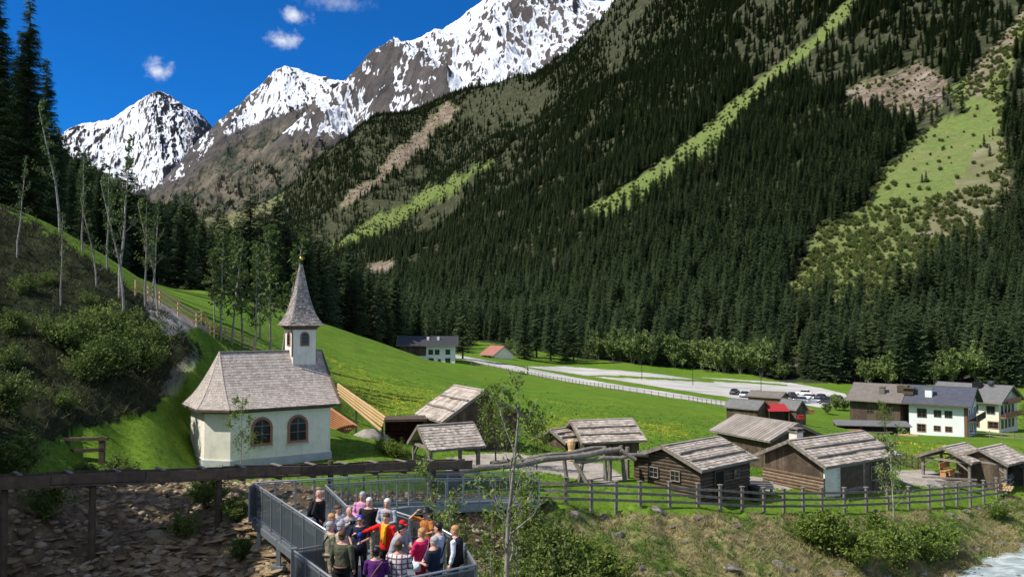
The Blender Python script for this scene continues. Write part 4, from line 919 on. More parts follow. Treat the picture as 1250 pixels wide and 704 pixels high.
for px, py, rz, m, lb, es in ((908,484,60,'silver','silver car leftmost in the car park, beside a dark gate post',0),(916,483.5,65,'white_car','white car second from the left in the car park',1),(925,483,70,'blue_car','blue-grey car just left of the brown kiosk',0),
                        (975,491,150,'silver','silver car nearest the kiosk in the right-hand cluster',0),(984,487,150,'white_car','white car at the back of the right-hand cluster',1),(992,491,145,'silver','silver estate car in the middle of the right-hand cluster',1),(999,487.5,150,'dark_car','dark car at the back right of the cluster',0),(1008,492,150,'dark_car','dark green estate car at the right end of the car park',1),(965,485,90,'dark_car','dark car half hidden behind the kiosk roof',0),(980,482,150,'white_car','white car alone in the back row of the car park',0),(896,481,60,'dark_car','dark car at the far left of the parked row',0),(1016,489,150,'blue_car','blue-grey car at the far right of the parked row',1)):
    c = hit(px, py, 120); car((c.x, c.y, c.z+.05), R(rz), M[m], lb, es)
# lamp posts
for i, (px, py, h, lb) in enumerate(((783,463,6,'slim dark lamp post at the far left of the car park'), (928,484,7.5,'tall dark lamp post in front of the parked cars'), (1049,484,6,'slim lamp post just left of the farmhouse roof'), (845,470,5,'lamp post in the middle of the car park'))):
    c = hit(px, py, 120); rt = empty('lamp_post', c, 0, lb, 'lamp post', 'lamp posts round the car park')
    mb = MB(); mb.tube([(0, 0, -.3), (0, 0, h)], [.09, .06], 8); mb.tube([(0, 0, h-.1), (.5, -.3, h+.1)], .04, 6); mb.build('pole', M['iron'], rt)
    mb = MB(); mb.box((.6, -.36, h+.1), (.6, .25, .12), -.54); mb.build('lamp_head', M['iron'], rt)
# long road fence
def fence(name, label, pts, post_h, rails, sp, pw, rh, mt, group=None, cat='fence', caps=False, lift=0, usez=False, tilt=0):
    root = empty(name, pts[0], 0, label, cat, group); o0 = Vector(pts[0]); P_ = []
    for a, b in zip(pts[:-1], pts[1:]):
        n = max(1, int(round((b-a).length/sp)))
        for i in range(n): q = a.lerp(b, i/n); P_.append(Vector((q.x, q.y, q.z if usez else float(tz(q.x, q.y))+lift)))
    q = pts[-1]; P_.append(Vector((q.x, q.y, q.z if usez else float(tz(q.x, q.y))+lift)))
    if len(P_) > 100: P_ = P_[:100]
    dirs = [((P_[min(i+1, len(P_)-1)]-P_[max(i-1, 0)])*Vector((1, 1, 0))).normalized() for i in range(len(P_))]
    for i, q in enumerate(P_):
        mb = MB(); w = q-o0; d = dirs[i]; rz = math.atan2(d.y, d.x); hh = post_h*rng.uniform(.97, 1.05)
        mb.box((w.x, w.y, w.z+hh/2-.2), (pw, pw*.8, hh+.4), rz)
        if caps: mb.box((w.x, w.y, w.z+hh+.025), (pw*1.5, pw*1.5, .05), rz)
        mb.build('post', M[mt], root)
    for hz in rails:
        mb = MB()
        for i in range(len(P_)-1):
            a, b = P_[i]-o0, P_[i+1]-o0; nr = Vector((dirs[i].y, -dirs[i].x, 0))*(pw*.5+.012); j = rng.uniform(-.02, .02)
            mb.bar(a+nr+Vector((0, 0, hz+j)), b+nr+Vector((0, 0, hz-j)), .035, rh, up=(0, 0, 1))
        mb.build('rail', M[mt], root)
    return root
def gp(*a): return [hit(px, py, 30) if not dm else hit(px, py, dm) for px, py, dm in a]
fence('village_fence', 'weathered three-rail wooden fence along the top of the stream bank', [P(*q) for q in ((652,612,40.2),(690,613.5,40.2),(780,616,42.2),(850,618,43.9),(930,622,45.5),(1000,621,47.6),(1080,618,50),(1130,615,51.8),(1180,610,54),(1212,605,56),(1228,600,58),(1236,592,62))], 1.25, (.30,.66,1.02), 1.72, .15, .13, 'grey_wood', caps=True, usez=True)
fence('road_fence', 'long thin post fence along the near side of the gravel road', gp((575,446,150),(640,457,150),(690,467,150),(760,478,140),(840,490,130),(885,497,120)), 1.3, (.5,1.05), 1.75, .12, .07, 'grey_wood')
fence('pasture_fence', 'dark plank fence on the meadow left of the rustic shelters', gp((1072,560,55),(1125,573,55)), 1.1, (.25,.6,.95), 1.1, .1, .12, 'old_wood')
fence('yard_fence', 'low wooden fence in front of the two guest houses', gp((1172,531,110),(1205,533,110),(1250,537,110),(1290,540,110)), 1.2, (.4,.9), 2.2, .12, .14, 'grey_wood')
fence('path_fence', 'wooden rail fence beside the path climbing the hillside', gp((165,362,45),(195,372,45),(240,398,45),(275,414,45),(310,428,45)), 1.1, (.35,.7,1.0), 2.0, .12, .12, 'fresh_wood')
# ---------------------------------------------------------------- steel viewing platform
m_, nt, N_, L_, b_ = nodemat('fine_steel_mesh')
b_.inputs['Base Color'].default_value = (.075,.095,.10,1); b_.inputs['Metallic'].default_value = .3; b_.inputs['Roughness'].default_value = .55
tr_ = N_.new('ShaderNodeBsdfTransparent'); ms_ = N_.new('ShaderNodeMixShader'); ms_.inputs[0].default_value = .66
L_.new(tr_.outputs[0], ms_.inputs[1]); L_.new(b_.outputs[0], ms_.inputs[2]); L_.new(ms_.outputs[0], N_['Material Output'].inputs[0]); M['mesh'] = m_
M['mesh2'] = m_.copy(); M['mesh2'].name = 'open_steel_mesh'; M['mesh2'].node_tree.nodes['Mix Shader'].inputs[0].default_value = .2
plat = empty('viewing_platform', (-4, 21, 0), 0, 'galvanised steel viewing platform and walkway with mesh railings over the rocky gully', 'platform')
o0 = Vector((4, -21, 0))
PA, PC0, PC, PD, PE, PF, PG, PG2, PG3, PH = (-8.45,27.0,0), (-4.05,20.0,0), (-5.1,19.3,0), (-3.64,17.1,0), (-2.95,16.75,0), (-.79,18.2,0), (-1.25,20.2,0), (-2.2,21.9,0), (-3.4,23.25,0), (-4.75,23.75,0)
PI, PJ, PK, PL, PM = (-6.2,27.4,-.15), (-4.15,33.2,-1.1), (1.3,39.3,-2.25), (.4,40.7,-2.25), (-5.5,34.0,-1.1)
mb = MB()
def dk(poly):
    n = len(poly); vs = [(p[0]+4, p[1]-21, p[2]) for p in poly]+[(p[0]+4, p[1]-21, p[2]-.08) for p in poly]
    mb.add(vs, [tuple(range(n)), tuple(range(2*n-1, n-1, -1))]+[(i, i+n, (i+1) % n+n, (i+1) % n) for i in range(n)])
dk([PC0, PC, PD, PE, PF, PG, PG2]); dk([PC0, PG2, PG3, PH]); dk([PC0, PH, PI, PA]); dk([PA, PI, PJ, PM]); dk([PM, PJ, PK, PL])
mb.build('deck', M['grate'], plat)
def railing(pts, sp=1.05, pmat='mesh'):
    pts = [Vector((x+4, y-21, z)) for x, y, z in pts]
    hr = MB(); hr.tube([p+Vector((0, 0, 1.13)) for p in pts], .028, 8); hr.build('handrail', M['rail'], plat, smooth=True)
    pm, tb = MB(), MB(); seen = []
    for a, b in zip(pts[:-1], pts[1:]):
        n = max(1, round((b-a).length/sp))
        for i in range(n+1):
            q = a.lerp(b, i/n)
            if all((q-s).length > .1 for s in seen):
                seen.append(q); mb = MB(); mb.box((q.x, q.y, q.z+.5), (.05, .05, 1.24), math.atan2((b-a).y, (b-a).x)); mb.build('post', M['metal'], plat)
        d = (b-a).normalized(); a2, b2 = a+d*.04, b-d*.04
        pm.bar(a2+Vector((0, 0, .57)), b2+Vector((0, 0, .57)), .012, .92)
        tb.bar(a+Vector((0, 0, -.06)), b+Vector((0, 0, -.06)), .03, .16); tb.bar(a+Vector((0, 0, 1.05)), b+Vector((0, 0, 1.05)), .02, .035); tb.bar(a+Vector((0, 0, .1)), b+Vector((0, 0, .1)), .02, .03)
    pm.build('mesh_panel', M[pmat], plat); tb.build('edge_rail', M['metal'], plat)
railing([PC0, PA]); railing([PA, PM, PL], pmat='mesh2'); railing([PC0, PC, PD, PE, PF, PG]); railing([PG, PG2, PG3, PH, PI, PJ, PK], pmat='mesh2')
mb = MB(); mb.box((PA[0]+4+.06, PA[1]-21-.25, .55), (.04, .5, 1.15), R(-12)); mb.build('end_plate', M['metal'], plat)
mb = MB(); mb.box((PC[0]+4+.02, PC[1]-21-.02, -.1), (.14, .14, 2.6), R(20)); mb.build('corner_column', M['metal'], plat)
mb = MB(); q = Vector((PK[0]+4, PK[1]-21, 0)); mb.box((q.x-.4, q.y+.7, -1.7), (.05, 1.5, 1.3), R(10)); mb.build('gate_panel', M['metal'], plat)
for a, b in ((PA, PC0), (PC, PD), (PE, PF), (PI, PJ), (PJ, PK), (PM, PL)):
    mb = MB(); mb.bar((a[0]+4, a[1]-21, a[2]-.2), (b[0]+4, b[1]-21, b[2]-.2), .1, .2); mb.build('beam', M['metal'], plat)
for x, y, zd in ((-6.95,24.65,0), (-8.1,26.5,0), (-5.3,22.0,0), (-4.9,19.3,0), (-3.3,17.2,0), (-1.2,18.3,0), (-5.2,31,-.7), (-3.2,34.6,-1.4)):
    zt = float(tz(x, y)); mb = MB(); mb.box((x+4, y-21, (zt+zd-.2)/2), (.12, .12, abs(zd-zt)+.1)); mb.box((x+4, y-21, zt+.05), (.35, .35, .1)); mb.build('support', M['metal'], plat)
# wooden flume across the picture
fa, fb = P(-70, 588, 23.6), P(572, 563.5, 37.0); fl = empty('wooden_flume', fa, 0, 'long dark wooden water flume on posts running across the front of the chapel', 'flume')
d = fb-fa; t = d.normalized(); sd = Vector((t.y, -t.x, 0)).normalized(); Ln = d.length
for s in (-1, 1):
    mb = MB(); k = 7
    for i in range(k):
        a, b = d*(i/k), d*((i+1)/k); j = Vector((0, 0, (i % 2)*.025)); mb.bar(a+sd*(s*.27)+j+t*.01, b+sd*(s*.27)+j-t*.01, .06, .31)
    mb.build('side_board', M['old_wood'], fl)
mb = MB(); mb.bar(Vector((0,0,-.19)), d+Vector((0,0,-.19)), .6, .06); mb.build('bottom_board', M['old_wood'], fl)
for i in range(14):
    q = d*((i+.4)/14); mb = MB(); mb.bar(q+sd*.36+Vector((0,0,.21)), q-sd*.36+Vector((0,0,.21)), .12, .035); mb.build('cross_piece', M['grey_wood'], fl)
    mb = MB(); mb.bar(q+sd*.36+Vector((0,0,-.25)), q-sd*.36+Vector((0,0,-.25)), .1, .08); mb.build('cross_piece', M['old_wood'], fl)
for px in (10, 117, 270, 405, 530):
    k = (px-625)/F; s_ = (k*fa.y-fa.x)/(d.x-k*d.y); q = fa+d*s_; g_ = float(tz(q.x, q.y))
    for o_ in (0,):
        mb = MB(); mb.tube([Vector((q.x, q.y, g_-.3))+sd*o_-fa, q+sd*o_-fa+Vector((0, 0, -.28 if px != 405 else .3))], [.12, .105], 9); mb.build('post', M['old_wood'], fl)
# hollowed log troughs on trestles
lt = empty('log_trough', P(600, 600, 43), 0, 'twin hollowed log water troughs rising to a trestle of crooked posts', 'trough')
l0 = lt.location.copy()
for k, (a, b, r) in enumerate(((P(560,572,42), P(757,545.5,47.5), .165), (P(600,563.5,43.5), P(738,543,49), .15), (P(700,560,46), P(790,551,47.5), .12))):
    pts = [a.lerp(b, i/8)+Vector((0, 0, .06*math.sin(i*1.9+k)-.1)) for i in range(9)]
    mb = MB(); mb.tube([p-l0 for p in pts], [r*(1+.12*math.sin(i*2.3)) for i in range(9)], 10); mb.build('log', M['grey_wood'], lt)
for px, D, top, ln in ((688,46.2,.7,.2),(712,46.8,.5,-.3),(737,47.2,.1,.1),(745,47.2,.1,-.1),(757,47.6,.1,.25),(765,48.4,.1,.0)):
    x = (px-625)/F*D; g_ = float(tz(x, D)); zt = {688:-1.3,712:-1.15,737:-.95,745:-.95,757:-.9,765:-1.1}[px]
    mb = MB(); mb.tube([Vector((x+ln, D, g_-.2))-l0, Vector((x+ln*.4, D, (g_+zt)/2))-l0, Vector((x, D, zt))-l0], [.14,.11,.12], 8); mb.build('post', M['grey_wood'], lt)
for a_, b_2 in ((P(700,560,46.8), P(716,588,46.4)), (P(757,548,47), P(775,560,47))): mb = MB(); mb.tube([a_-l0, b_2-l0], .12, 7); mb.build('brace', M['grey_wood'], lt)
# small railing at the left path
c = hit(106, 562, 30); rl = empty('path_railing', (c.x, c.y, c.z), R(4), 'short dark wooden railing on the path at the left', 'railing')
for x in (-.75, .75): mb = MB(); mb.box((x, 0, .42), (.22, .18, 1.25)); mb.build('post', M['old_wood'], rl)
for z in (.98, .5): mb = MB(); mb.box((0, -.02 if z < .9 else 0, z), (1.95 if z > .9 else 1.75, .14 if z < .9 else .24, .13)); mb.build('rail', M['old_wood'], rl)
# boards, poles and heaps by the chapel
for i, (a, b) in enumerate((((413,471),(470,512)), ((413,474),(469,516)), ((414,478),(468,519)), ((416,482),(466,524)), ((413,468.5),(471,509)))):
    A_, B_ = P(*a, 55.5), P(*b, 53.5); mb = MB(); mb.tube([A_-A_, B_-A_], [.085, .1], 8); o = mb.build('peeled_pole', M['fresh_wood']); o.location = A_
    tag(o, 'long peeled yellow pole in the sloping row between chapel and red-brown hut', 'pole', 'peeled poles stacked beside the chapel')
mb = MB(); q1 = P(435,487,54.8); mb.bar((0,0,.3),(0,0,-2.3),.12); mb.bar((1.9,-.9,-1.2),(1.9,-.9,-3.2),.12); o = mb.build('pole_rest', M['old_wood']); o.location = q1+Vector((0,.2,0)); tag(o, 'dark upright stakes holding the row of peeled poles', 'stake')
for i in range(9):
    a, b = P(403-i*.3, 497+i*2.7, 51), P(436-i*1.5, 519+i*1.1, 49.6); mb = MB(); mb.bar((0,0,0), b-a, .24, .05); o = mb.build('plank', M['orange_wood']); o.location = a+Vector((0, i*.02, 0))
    tag(o, 'orange sawn plank in the leaning pile at the right end of the chapel', 'plank', 'orange planks beside the chapel')
M['rubble_heap'] = mat('heaped_gravel', [(.16,.14,.12),(.26,.235,.20),(.36,.33,.29)], .95, 2.5, .6, 14, detail=8)
def heap(c, r, h, m, name, label, cat, seed=0):
    mb = MB(); n, k = 26, 9
    for j in range(k):
        rr = r*(1-j/(k-1))**.9 if j < k-1 else .02
        for i in range(n):
            a = 2*math.pi*i/n; q = rr*(1+.18*math.sin(a*3+seed)+.08*math.sin(a*7)); mb.v.append((q*math.cos(a), q*math.sin(a)*.7, h*math.sin(j/(k-1)*1.57)*(1+.06*math.sin(a*5+j))-.25*(j == 0)))
    for j in range(k-1):
        for i in range(n): a = j*n+i; b = j*n+(i+1) % n; mb.f.append((a, b, b+n, a+n)); mb.mi.append(0)
    mb.f.append(tuple((k-1)*n+i for i in range(n))); mb.mi.append(0)
    o = mb.build(name, m, smooth=True); o.location = c; return tag(o, label, cat)
c = hit(452, 533, 45); heap(c, 1.15, .55, M['rubble_heap'], 'gravel_heap', 'pale gravel heap at the foot of the peeled poles', 'heap')
c = hit(1130, 590, 50); heap((c.x, c.y, c.z-.1), 1.0, .45, M['rubble_heap'], 'gravel_heap', 'pale gravel heap behind the fence near the rustic shelter', 'heap', 2)
for px, py, r in ((405,527,.3),(424,530,.26),(417,534,.2)):
    pass
# things in the village yard
c = P(543, 600, 41); cb = empty('cabinet', (c.x, c.y, -2.35), R(10), 'dark grey metal cabinet under the flume beside the small shelter', 'cabinet')
mb = MB(); mb.box((0, 0, .55), (1.45, .6, 1.15)); mb.build('body', M['iron'], cb); mb = MB(); mb.box((0, 0, 1.15), (1.55, .7, .06)); mb.build('lid', M['black'], cb)
for x in (-.36, .36): mb = MB(); mb.box((x, -.31, .55), (.66, .03, .98)); dd = mb.build('door', M['slate'], cb); mb = MB(); mb.box((x*.3, -.34, .6), (.03, .03, .15)); mb.build('handle', M['metal'], dd)
c = P(918, 598, 47.5); bn = empty('litter_bin', (c.x, c.y, float(tz(c.x, c.y))), 0, 'black litter bin between the two log barns', 'bin')
mb = MB(); mb.lathe([(.26,0),(.3,.05),(.32,.72),(.34,.74),(.34,.8)], n=16); mb.build('drum', M['black'], bn); mb = MB(); mb.lathe([(.36,.8),(.34,.86),(.05,.9)], n=16); mb.build('lid', M['iron'], bn)
c = P(921, 584, 49.5); bs = empty('board_bench', (c.x, c.y, float(tz(c.x, c.y))), R(-6), 'pale weathered board bench in front of the slatted log gable', 'bench')
mb = MB(); [mb.box((0, .02*i, .42+.13*i), (2.0, .04, .11)) for i in range(3)]; mb.build('backrest', M['board_roof'], bs); mb = MB(); mb.box((0, -.25, .36), (2.0, .36, .05)); mb.build('seat', M['board_roof'], bs)
for x in (-.85, .85): mb = MB(); mb.box((x, -.12, .15), (.1, .35, .42)); mb.build('leg', M['grey_wood'], bs)
c = P(697, 551, 55); st = MB(); st.lathe([(.26,-.3),(.25,.2),(.2,.45),(.27,.75),(.25,1.0),(.18,1.08)], n=10); o = st.build('carved_stump', M['fresh_wood']); o.location = (c.x, c.y, -2.75); tag(o, 'carved pale tree stump standing beside the cottage', 'stump')
a_ = hA[0]; g_ = a_.location; c = P(1153, 575, 59.6)
rb_ = empty('red_bench', (c.x, c.y, -5.0), R(37), 'red wooden bench standing inside the open rustic shelter', 'bench')
mb = MB(); mb.box((0, 0, .45), (1.5, .4, .06)); mb.build('seat', M['orange_wood'], rb_); mb = MB(); mb.box((0, .22, .8), (1.5, .05, .4)); mb.build('backrest', M['orange_wood'], rb_)
for x in (-.65, .65): mb = MB(); mb.box((x, 0, .2), (.08, .4, .5)); mb.build('leg', M['orange_wood'], rb_)
# low wall boards of the shelter, table and guests
mb = MB(); mb.box((0, 0, .25), (3.3, .12, .35)); mb.box((0, 0, .62), (3.4, .16, .1)); o = mb.build('low_barrier', M['grey_wood']); c = P(1155, 580, 57.3); o.location = (c.x, c.y, -5.3); o.rotation_euler = (0,0,R(-18)); tag(o, 'low grey plank barrier along the front of the open rustic shelter', 'barrier')
c = P(1212, 582, 56.5)
for i in range(16):
    mb = MB(); L0 = .5; q = Vector(((i % 6)*.17+(i//6 % 2)*.085, 0, .12+(i//6)*.15)); mb.tube([(q.x, -.25, q.z), (q.x, .25, q.z)], .078, 8); o = mb.build('firewood_log', M['fresh_wood']); o.location = (c.x, c.y, -5.3); o.rotation_euler = (0,0,R(-40)); tag(o, 'cut end of split firewood stacked under the stall roof', 'log', 'firewood stack under the stall')
# ---------------------------------------------------------------- people
SK = mat('skin', [(.50,.27,.19),(.60,.34,.25)], .55, 12)
def cloth(name, c, c2=None): return mat(name, [tuple(x*.85 for x in c), c2 or tuple(min(1, x*1.1) for x in c)], .85, 9, .9, 11)
m_, nt, N_, L_, b_ = nodemat('plaid_shirt_cloth'); b_.inputs['Roughness'].default_value = .85
t_ = N_.new('ShaderNodeTexCoord'); sp_ = N_.new('ShaderNodeSeparateXYZ'); L_.new(t_.outputs['Object'], sp_.inputs[0]); prev_ = None
def stripe(ax, fr, lo):
    a = N_.new('ShaderNodeMath'); a.operation = 'MULTIPLY'; L_.new(sp_.outputs[ax], a.inputs[0]); a.inputs[1].default_value = fr
    f = N_.new('ShaderNodeMath'); f.operation = 'FRACT'; L_.new(a.outputs[0], f.inputs[0]); g = N_.new('ShaderNodeMath'); g.operation = 'LESS_THAN'; L_.new(f.outputs[0], g.inputs[0]); g.inputs[1].default_value = lo; return g.outputs[0]
def mx_(fac, a, col):
    x = N_.new('ShaderNodeMix'); x.data_type = 'RGBA'; L_.new(fac, x.inputs[0])
    if isinstance(a, tuple): x.inputs[6].default_value = a
    else: L_.new(a, x.inputs[6])
    x.inputs[7].default_value = col; return x.outputs[2]
c_ = mx_(stripe('X', 9, .3), (.62,.6,.57,1), (.30,.08,.08,1)); c_ = mx_(stripe('Z', 9, .3), c_, (.12,.10,.14,1)); L_.new(c_, b_.inputs['Base Color']); PLAID = m_
def person(x, y, face, H, label, top, legs, hair=None, hairstyle='short', sleeves='long', arms='down', extra=(), lean=0.0, build=1.0, bare=False, shoes=(.03,.025,.02), twist=0):
    root = empty('person', (x, y, 0), R(face)+math.pi/2, label, 'person', None); s = H/1.72; W_ = build
    def loft(mb, secs, n=14):
        base = len(mb.v)
        for c, u, v, a, b in secs:
            for j in range(n): t = 2*math.pi*j/n; mb.v.append(tuple(c+u*(a*math.cos(t))+v*(b*math.sin(t))))
        for i in range(len(secs)-1):
            for j in range(n): a = base+i*n+j; b = base+i*n+(j+1) % n; mb.f.append((a, b, b+n, a+n)); mb.mi.append(0)
        mb.f.append(tuple(base+j for j in range(n-1, -1, -1))); mb.f.append(tuple(base+(len(secs)-1)*n+j for j in range(n))); mb.mi += [0, 0]
    X, Y = Vector((1,0,0)), Vector((0,1,0))
    def bend(p): 
        p = Vector(p)*s; h = .93*s
        if p.z > h and lean: a = lean; q = p-Vector((0,0,h)); p = Vector((q.x, q.y*math.cos(a)-q.z*math.sin(a), q.z*math.cos(a)+q.y*math.sin(a)))+Vector((0,0,h))
        return p
    def limb(mb, pts, rs, inf=0, n=10):
        P_ = [Vector(p) for p in pts]; e0 = (P_[0]-P_[1]).normalized()*(rs[0]*.5); e1 = (P_[-1]-P_[-2]).normalized()*(rs[-1]*.6)
        mb.tube([P_[0]+e0]+P_+[P_[-1]+e1], [(rs[0]+inf)*.6]+[r+inf for r in rs]+[(rs[-1]+inf)*.55], n)
    sh = {-1: (-.185*W_, .0, 1.40), 1: (.185*W_, .0, 1.40)}
    AP = {'down': ((.24,.02,1.13), (.25,-.05,.88)), 'pocket': ((.27,.06,1.14), (.19,-.08,.95)), 'front': ((.24,-.06,1.13), (.08,-.26,1.10)), 'crossed': ((.25,-.08,1.15), (-.05,-.2,1.17)),
          'out': ((.42,-.14,1.30), (.66,-.28,1.24)), 'up': ((.40,-.16,1.45), (.14,-.2,1.66)), 'rail': ((.26,-.22,1.15), (.20,-.48,1.02)), 'chest': ((.26,-.08,1.14), (.08,-.2,1.33))}
    if isinstance(arms, str): arms = (arms, arms)
    arm = {}
    for k, sd_ in enumerate((-1, 1)):
        e, w = AP[arms[k]]; arm[sd_] = [bend(sh[sd_]), bend((sd_*(e[0]+(W_-1)*.19), e[1], e[2])), bend((sd_*(w[0]+(W_-1)*.1), w[1], w[2]))]
    def torso(mb, inf, z0=.84, z1=1.5):
        T = [(.84,.155,.115),(.92,.17,.125),(1.04,.15,.11),(1.16,.155,.115),(1.28,.17,.125),(1.38,.175,.115),(1.44,.13,.085),(1.48,.062,.06)]
        T = [t for t in T if z0-.001 <= t[0] <= z1]
        loft(mb, [(bend((0, (.01 if W_ < 1.1 else -.02), z)), X, Y, (a*W_+inf)*s, (b*(W_*1.05)+inf)*s) for z, a, b in T], 18)
    def legs_(mb, inf, low=.05):
        for sd_ in (-1, 1): limb(mb, [Vector((sd_*.09, 0, .88))*s, Vector((sd_*.10, -.015, .48))*s, Vector((sd_*.105, .01, low))*s], [.088*W_*s, .058*s, (.04 if low > .2 else .042)*s], inf*s)
    body = MB(); torso(body, 0); legs_(body, 0, .07)
    for sd_ in (-1, 1):
        a, e, w = arm[sd_]; limb(body, [a, e, w], [.052*s, .040*s, .027*s])
        f = (w-e).normalized(); side = f.cross(Vector((0,0,1))); side = (side if side.length > .3 else Vector((0,1,0))).normalized(); nrm_ = f.cross(side)
        pl = w+f*.045*s; body.tube([w, w+f*.03*s, w+f*.085*s], [.022*s, .036*s, .034*s], 8)
        for q in range(4):
            b0 = w+f*.08*s+side*((q-1.5)*.0195*s); l_ = (.062, .074, .068, .052)[q]*s; mid = b0+f*(l_*.55)+nrm_*.004; tip = b0+f*l_*.92+nrm_*(.02*s)
            body.tube([b0-f*.02, b0, mid, tip], [.009*s, .0095*s, .0085*s, .0075*s], 6)
        tb0 = w+f*.02*s+side*(.028*s*-sd_); body.tube([tb0, tb0+f*.03*s+side*(.028*s*-sd_), tb0+f*.06*s+side*(.034*s*-sd_)], [.012*s, .011*s, .008*s], 6)
        ft = Vector((sd_*.105, .01, .05))*s; body.tube([ft+Vector((0,.05,0))*s, ft, ft+Vector((0,-.1,-.01))*s, ft+Vector((sd_*.01,-.17,-.02))*s], [.03*s,.04*s,.038*s,.025*s], 8)
    hc = bend((0, -.01, 1.60)); nb = bend((0, .015, 1.45)); limb(body, [nb, bend((0, .0, 1.53))], [.058*s*(1+.15*(W_>1.05)), .052*s])
    HS = [(-.115,.03,.035,-.03),(-.095,.05,.055,-.02),(-.05,.066,.08,-.005),(0,.075,.092,0),(.05,.074,.092,.005),(.09,.058,.074,.008),(.113,.03,.04,.01)]
    loft(body, [(hc+Vector((0, dy*s, z*s)), X, Y, a*s, b*s) for z, a, b, dy in HS], 16)
    body.tube([hc+Vector((0,-.088,.02))*s, hc+Vector((0,-.102,-.012))*s, hc+Vector((0,-.098,-.026))*s], [.008*s,.013*s,.014*s], 7)
    for sd_ in (-1, 1): body.tube([hc+Vector((sd_*.074,.012,.018))*s, hc+Vector((sd_*.084,.016,.0))*s, hc+Vector((sd_*.076,.008,-.025))*s], [.010*s,.016*s,.009*s], 6)
    def rem(o, vs_): 
        md = o.modifiers.new('remesh', 'REMESH'); md.mode = 'VOXEL'; md.voxel_size = vs_; md.use_smooth_shade = True
        sm = o.modifiers.new('smooth', 'SMOOTH'); sm.iterations = 2; sm.factor = .5; return o
    rem(body.build('body', SK, root), .0095)
    er = MB()
    for sd_ in (-1, 1):
        er.lathe([(.002,-.008),(.009,-.004),(.010,0),(.009,.004),(.002,.008)], hc+Vector((sd_*.031,-.084,.012))*s, 8)
    er.build('eyes', M['black'], root)
    er = MB(); er.box(hc+Vector((0,-.082,-.055))*s, (.045*s, .014, .009)); er.build('mouth', mat_lip, root)
    tm = MB(); torso(tm, .014, .84 if sleeves != 'vestin' else .9, 1.45)
    for sd_ in (-1, 1):
        a, e, w = arm[sd_]
        if sleeves == 'long': limb(tm, [a, e, e.lerp(w, .9)], [.056*s, .046*s, .036*s], .012)
        elif sleeves == 'short': limb(tm, [a, a.lerp(e, .75)], [.056*s, .052*s], .016)
        else: limb(tm, [a, a.lerp(e, .15)], [.05*s, .05*s], .016)
    rem(tm.build('top' if not bare else 'shirt', top, root), .013)
    lm = MB(); legs_(lm, .014, .09); loft(lm, [(bend((0, .01, z)), X, Y, (a*W_+.008)*s, (b*W_*1.05+.008)*s) for z, a, b in ((.8,.15,.11),(.92,.172,.127),(.98,.165,.12))], 18); rem(lm.build('trousers', legs, root), .014)
    for sd_ in (-1, 1):
        sm_ = MB(); ft = Vector((sd_*.105, .01, .045))*s; sm_.tube([ft+Vector((0,.08,0))*s, ft+Vector((0,.03,.02))*s, ft+Vector((0,-.09,.0))*s, ft+Vector((sd_*.01,-.18,-.01))*s, ft+Vector((sd_*.01,-.2,-.01))*s], [.03*s,.052*s,.046*s,.036*s,.012*s], 10); sm_.build('shoe', M['iron'], root, smooth=True)
    if hair:
        hm = MB(); k = {'short': 0, 'bob': 1, 'long': 2}[hairstyle]
        loft(hm, [(hc+Vector((0, (dy+.014)*s, z*s)), X, Y, (a+.016)*s, (b+.014)*s) for z, a, b, dy in ((.045,.076,.086,.006),(.06,.076,.092,.002),(.10,.064,.08,.004),(.13,.038,.046,.008),(.142,.01,.012,.01))], 16)
        loft(hm, [(hc+Vector((0, dy*s, z*s)), X, Y, a*s, b*s) for z, a, b, dy in (((-.06,.07,.04,.055),(-.02,.084,.058,.04),(.05,.092,.075,.025)) if k == 0 else ((-.13,.07,.04,.055),(-.08,.088,.055,.045),(-.02,.09,.06,.04),(.05,.085,.065,.03)) if k == 1 else ((-.24,.07,.03,.08),(-.13,.08,.045,.06),(-.02,.088,.055,.045),(.05,.085,.065,.03)))], 14)
        rem(hm.build('hair', hair, root), .011)
    return root, s, hc, arm, bend
mat_lip = mat('lips', [(.35,.12,.10)], .6)
HG = mat('grey_hair', [(.25,.24,.23),(.42,.41,.40)], .7, 30); HW = mat('white_hair', [(.5,.48,.45),(.68,.66,.63)], .7, 30); HBk = mat('black_hair', [(.012,.01,.009)], .5); HBr = mat('brown_hair', [(.06,.03,.015),(.11,.06,.03)], .6, 30); HBl = mat('ginger_blond_hair', [(.38,.18,.06),(.5,.27,.1)], .6, 30)
navy = cloth('navy_cotton', (.012,.018,.04)); blk = cloth('black_cotton', (.012,.012,.014)); beige = cloth('beige_cotton', (.34,.29,.21)); olive = cloth('olive_cotton', (.075,.078,.045)); lolive = cloth('light_khaki_cotton', (.20,.19,.12)); jeans = cloth('denim', (.03,.05,.1))
pinkc = cloth('lilac_pink_cotton', (.58,.25,.42)); whitec = cloth('white_cotton', (.68,.70,.74)); ltblue = cloth('light_blue_cotton', (.42,.50,.68)); greyc = cloth('grey_cotton', (.33,.34,.38)); redc = cloth('bright_red_cotton', (.62,.012,.008)); yel = cloth('yellow_silk', (.85,.42,.01)); mag = cloth('magenta_cotton', (.60,.012,.09)); purp = cloth('purple_knit', (.085,.015,.13)); orng = cloth('orange_cotton', (.45,.16,.04)); redtr = cloth('dark_red_cotton', (.34,.01,.03)); bluesc = cloth('royal_blue_cloth', (.02,.07,.42)); blueshirt = cloth('blue_lilac_cotton', (.20,.22,.45))
CTR = Vector((-3.35, 20.2))
def facec(x, y, off=0): return math.degrees(math.atan2(CTR.y-y, CTR.x-x))+off
def HX(px, D): return (px-625)/F*D
PE_ = {}
def pp(key, px, D, H, label, top, legs, face=None, off=0, **k):
    x = HX(px, D); PE_[key] = person(x, D, face if face is not None else facec(x, D, off), H, label, top, legs, **k); return PE_[key]
